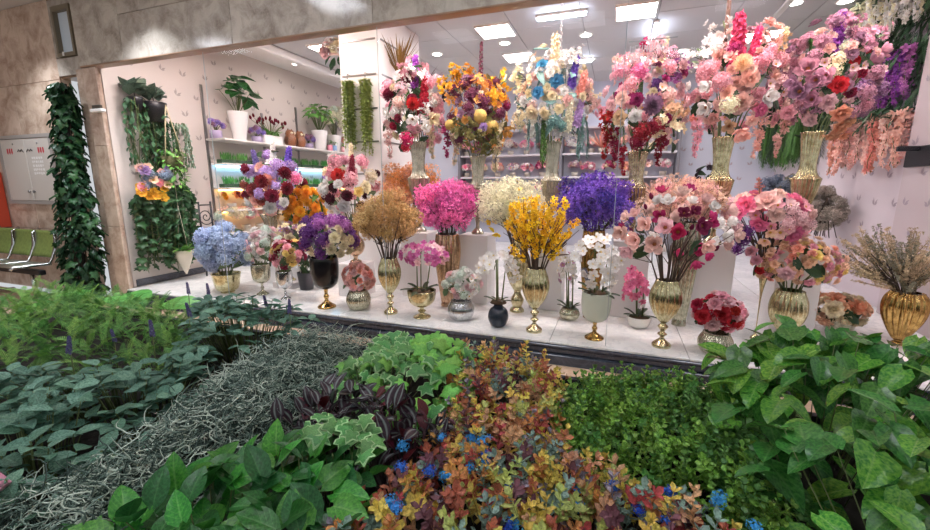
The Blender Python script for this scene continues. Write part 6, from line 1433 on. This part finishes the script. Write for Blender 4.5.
# spiky grass bunches on the side of the column
def spiky(name, label, loc, col, H, n, lean):
    t = thing(name, label, 'grass bunch', loc)
    link('holder', MB().lathe([(.02, -.22), (.045, 0), (.035, 0)], 10).mesh('holder', plain('plum holder', '#6a4a4c', .6)), t)
    m = leafmat('spiky grass ' + col, PAL[col], PAL[col], PAL[col], .6, .1)
    me = MB().petal(1, .03, .1, -.12, None, (0, 0, 0), 1, 4, tip=1).mesh('grass_blade', m)
    for i in range(n):
        d = np.array([r7.uniform(-.6, .6) + lean, r7.uniform(-.6, .6), 1.0])
        q = Vector(d).normalized().to_track_quat('Y', 'Z')
        link('grass_blade', me, t, (0, 0, -.05), q, H * r7.uniform(.6, 1))
    return t
PAL['drygrass'] = '#8c6a34'; PAL['winegrass'] = '#6a4048'
spiky('dry_grass_bunch', 'fan of golden brown grass blades hung on the column side', (-2.88, 5.38, 3.1), 'drygrass', .62, 60, .12)
spiky('wine_grass_bunch', 'fan of dark wine grass blades behind the red arrangement', (-2.9, 6.05, 2.95), 'winegrass', .6, 46, .3)
t = thing('column_bouquet', 'pink and white rose bunch hung high on the hidden side of the column', 'flowers', (-3.9, 5.45, 3.35))
for k in range(26):
    d = rdir(r7, -.3)
    link('rose', bloom('rose', r7.choice(['blush', 'palepink', 'white', 'cream']), k), t, tuple(d * np.array([.22, .2, .16]) + np.array([0, 0, .1])), quat(d), r7.uniform(.06, .09))
for k in range(26):
    d = rdir(r7); d[2] = -abs(d[2]); link('leaf', sl[0], t, tuple(d * np.array([.2, .16, .18])), quat((d[0], d[1], .4)), r7.uniform(.1, .16))
link('wire_hook', MB().tube([(0, 0, 0), (.2, 0, .05), (.34, 0, .05)], .008, 5).mesh('wire_hook', m_steel), t)

# ============================================================ RIGHT WALL HANGINGS
sc = thing('ivy_screen', 'dark green ivy trellis covering the upper right shop wall', 'hanging plant', (XR - .03, 7.8, 2.4))
b = MB()
for k in range(14): b.box((-.012, -2.0 + k * .3, 0), (0, -1.99 + k * .3, 1.38))
for k in range(7): b.box((-.012, -2.0, k * .22), (0, 1.98, k * .22 + .01))
link('trellis', b.mesh('trellis', plain('dark wire', '#2c3a2c', .6), False), sc)
dl = lm('leaf', lance, leafmat('screen leaf', '#2a4a30', '#486c48', '#6f8f68', .45, .2), nx=2, ny=3, n=1)
for i in range(290):
    y = r7.uniform(-2.0, 1.0); z = r7.uniform(.0, 1.38)
    link('leaf', dl[0], sc, (r7.uniform(-.1, -.02), y, z), (Matrix.Rotation(r7.uniform(.6, 2.6), 3, 'Z') @ Matrix.Rotation(r7.uniform(-1.5, -.5), 3, 'X')).to_euler(), r7.uniform(.14, .24))
b = MB()
for i in range(1500):
    M = rotz(r7.uniform(.3, 2.9)) @ rotx(r7.uniform(-1.6, -.5)); b.petal(r7.uniform(.12, .2), .045, .3, -.2, M, (r7.uniform(-.09, -.01), r7.uniform(-2.0, 2.0), r7.uniform(.02, 1.38)), 1, 2, tip=1)
stuff(link('leaf_mass', b.mesh('leaf_mass', leafmat('screen leaf', '#2a4a30', '#486c48', '#6f8f68', .45, .2)), sc))
def wisteria(name, label, y0, y1, ztop, L, cols, n, s, x=XR - .1, leaf=True):
    t = thing(name, label, 'hanging flowers', (x, (y0 + y1) / 2, ztop))
    link('rod', MB().tube([(.05, y0 - (y0 + y1) / 2, .02), (.05, y1 - (y0 + y1) / 2, .02)], .01, 5).mesh('rod', m_black), t)
    for i in range(n):
        y = y0 + (y1 - y0) * (i + r7.random()) / n - (y0 + y1) / 2; l = L * r7.uniform(.7, 1.1)
        link('trailing_strand', bloom('strand', r7.choice(cols), i), t, (r7.uniform(-.1, .03), y, -l / 2), (r7.uniform(-.06, .06), r7.uniform(-.06, .06), r7.uniform(0, 6)), (s, s, l / 2))
    if leaf:
        for i in range(n * 3):
            link('leaf', dl[0], t, (r7.uniform(-.12, .02), r7.uniform(y0, y1) - (y0 + y1) / 2, r7.uniform(-.06, .1)), (Matrix.Rotation(r7.uniform(.6, 2.6), 3, 'Z') @ Matrix.Rotation(r7.uniform(-1.3, .3), 3, 'X')).to_euler(), r7.uniform(.12, .2))
    return t
wisteria('white_wisteria', 'white wisteria strands hung over the top of the ivy screen', 5.85, 7.5, 3.78, .55, ['ivory', 'white'], 34, .2, XR - .16)
wisteria('purple_wisteria', 'vivid purple wisteria strands on the ivy screen', 5.85, 6.55, 3.0, .55, ['purplev', 'orchid'], 18, .2, XR - .16)
wisteria('coral_wisteria', 'coral pink wisteria strands hung below the ivy screen', 5.8, 7.3, 2.36, .6, ['salmon', 'blush', 'coral'], 30, .2, XR - .12)
t = thing('fern_curtain', 'green hanging fern curtain at the far end of the right wall', 'hanging plant', (XR - .1, 9.0, 3.0))
link('rod', MB().tube([(.05, -.95, .02), (.05, .95, .02)], .012, 5).mesh('rod', m_black), t)
for i in range(46):
    link('fern_frond', bloom('fern', 'leafgreen' if i % 3 else 'darkleaf', i), t, (r7.uniform(-.15, .02), -.95 + 1.9 * i / 46, -.5 + r7.uniform(-.1, .1)), (r7.uniform(-.1, .1), r7.uniform(-.1, .1), r7.uniform(0, 6)), (.3, .3, .55))
t = thing('cotton_bunch', 'grey fluffy dried bunch hung on the right wall above the heather vase', 'dried flowers', (XR - .27, 6.95, 1.32))
PAL['fluff'] = '#b3a89c'
for i in range(60):
    d = rdir(r7)
    link('pompon_flower', bloom('hydrangea', 'fluff', i), t, tuple(d * np.array([.2, .42, .3]) * r7.uniform(.5, 1)), quat(d), r7.uniform(.06, .085))
b = MB()
for i in range(16): b.tube([(0, 0, .1), tuple(np.array([r7.uniform(-.1, .1), r7.uniform(-.4, .4), -.4]))], .006, 3)
link('stem_bundle', b.mesh('stem_bundle', m_stemd), t)
t = thing('wall_bracket', 'short black shelf bracket on the pilaster', 'bracket', (XR - .13, 5.5, 1.78))
link('plate', MB().bbox((-.03, -.2, 0), (0, .2, .2), .005).mesh('plate', m_black, False), t)
link('arm', MB().bbox((-.2, -.02, .15), (-.03, .02, .2), .005).mesh('arm', m_black, False), t)

# ============================================================ BACK WALL SHELVES
bs2 = thing('back_shelving', 'pale display shelving with dark posts across the back wall', 'shelving', (-1.2, YB - .2, ZF))
m_bsh = plain('pale shelf', '#c4c0c6', .5)
for z in (.6, 1.1, 1.55, 2.05, 2.6): link('shelf', MB().bbox((-2.4, -.2, z), (2.35, .18, z + .04), .005).mesh('shelf', m_bsh, False), bs2)
for x in (-2.4, 0.0, 2.35): link('post', MB().bbox((x - .03, -.22, 0), (x + .03, .18, 3.0), .005).mesh('post', plain('grey post', '#6f6e76', .5), False), bs2)
PALS = [['pink', 'white', 'candypink'], ['white', 'blush', 'mauve'], ['salmon', 'coral', 'blush'], ['magentad', 'pink', 'cream']]
for z, what in ((1.59 + ZF, 'on the middle back shelf'), (2.09 + ZF, 'on the upper back shelf'), (1.14 + ZF, 'on the lower back shelf')):
    for k in range(13):
        shelf_pot(z, YB - .2, (('pink and white flowers', 'white and mauve flowers', 'salmon and coral flowers', 'magenta and cream flowers')[(k * 3 + int(z * 7)) % 4], what), PALS[(k * 3 + int(z * 7)) % 4], ['blossom', 'blossom', 'hydrangea', 'mist'], 26, x=-3.45 + k * .36 + r7.uniform(-.05, .05), R=.19, s=.06, h=.19 + r7.uniform(-.02, .04), gr='flower pots ' + what)
t = thing('coral_fan', 'coral red spiky fan plant on the upper back shelf', 'potted plant', (-.35, YB - .3, 2.29))
link('pot', pj, t)
me = MB().petal(1, .1, .2, .1, None, (0, 0, 0), 1, 3, tip=1).mesh('fan_blade', petal('coral'))
for i in range(60):
    q = Vector((r7.uniform(-1, 1), r7.uniform(-.5, .3), r7.uniform(.1, .7))).normalized().to_track_quat('Y', 'Z'); link('fan_blade', me, t, (0, 0, .1), q, r7.uniform(.3, .45))
# chains holding the hanging hook above the blue rose arrangement
t = thing('ceiling_chain', 'white hanging chain above the cream and blue rose arrangement', 'chain', (-.66, 4.9, 2.95))
for k in range(20): link('chain_link', MB().tube([(.012 * math.cos(a), 0, .02 * math.sin(a)) for a in [i * PI / 4 for i in range(9)]], .003, 4, cap=False).mesh('chain_link', m_colw) if k == 0 else bpy.data.meshes['chain_link'], t, (0, 0, .03 + k * .035), (0, 0, PI / 2 * (k % 2)))
link('hook', MB().tube([(0, 0, .73), (0, 0, .86)], .005, 4).mesh('hook', m_steel), t)

# small fittings
t = thing('ceiling_rod', 'slim brown rod hanging from the ceiling behind the hot pink spike', 'rod', (0.965, 5.3, 2.75))
link('rod', MB().tube([(0, 0, 0), (0, 0, ZC - 2.75)], .022, 8).mesh('rod', plain('brown rod', '#8c6a5c', .5)), t)
link('rod_plate', MB().lathe([(.05, ZC - 2.77), (.05, ZC - 2.75)], 14).mesh('rod_plate', m_steel), t)
link('rod_tip', MB().ball(.03, (0, 0, 0), 8, 6).mesh('rod_tip', m_steel), t)
t = thing('ceiling_rail', 'pale steel track rail fixed along the shop ceiling', 'rail', (1.85, 6.3, ZC))
link('rail', MB().bbox((-.04, 0, -.035), (.04, 3.2, -.001), .005).mesh('rail', m_colw, False), t)
for y in (.1, 3.0): link('end_cap', MB().bbox((-.045, y, -.04), (.045, y + .05, -.001), .004).mesh('end_cap', m_steel, False), t)
t = thing('door_sensor', 'small white and bronze sensor fixed on the stone pillar', 'sensor', (-6.2, 3.64, 2.5))
link('mount', MB().bbox((-.1, -.03, .04), (.06, 0, .09), .005).mesh('mount', plain('dark bronze', '#4a4038', .4), False), t)
link('cover', MB().bbox((-.1, -.06, 0), (.12, 0, .038), .006).mesh('cover', m_colw, False), t)
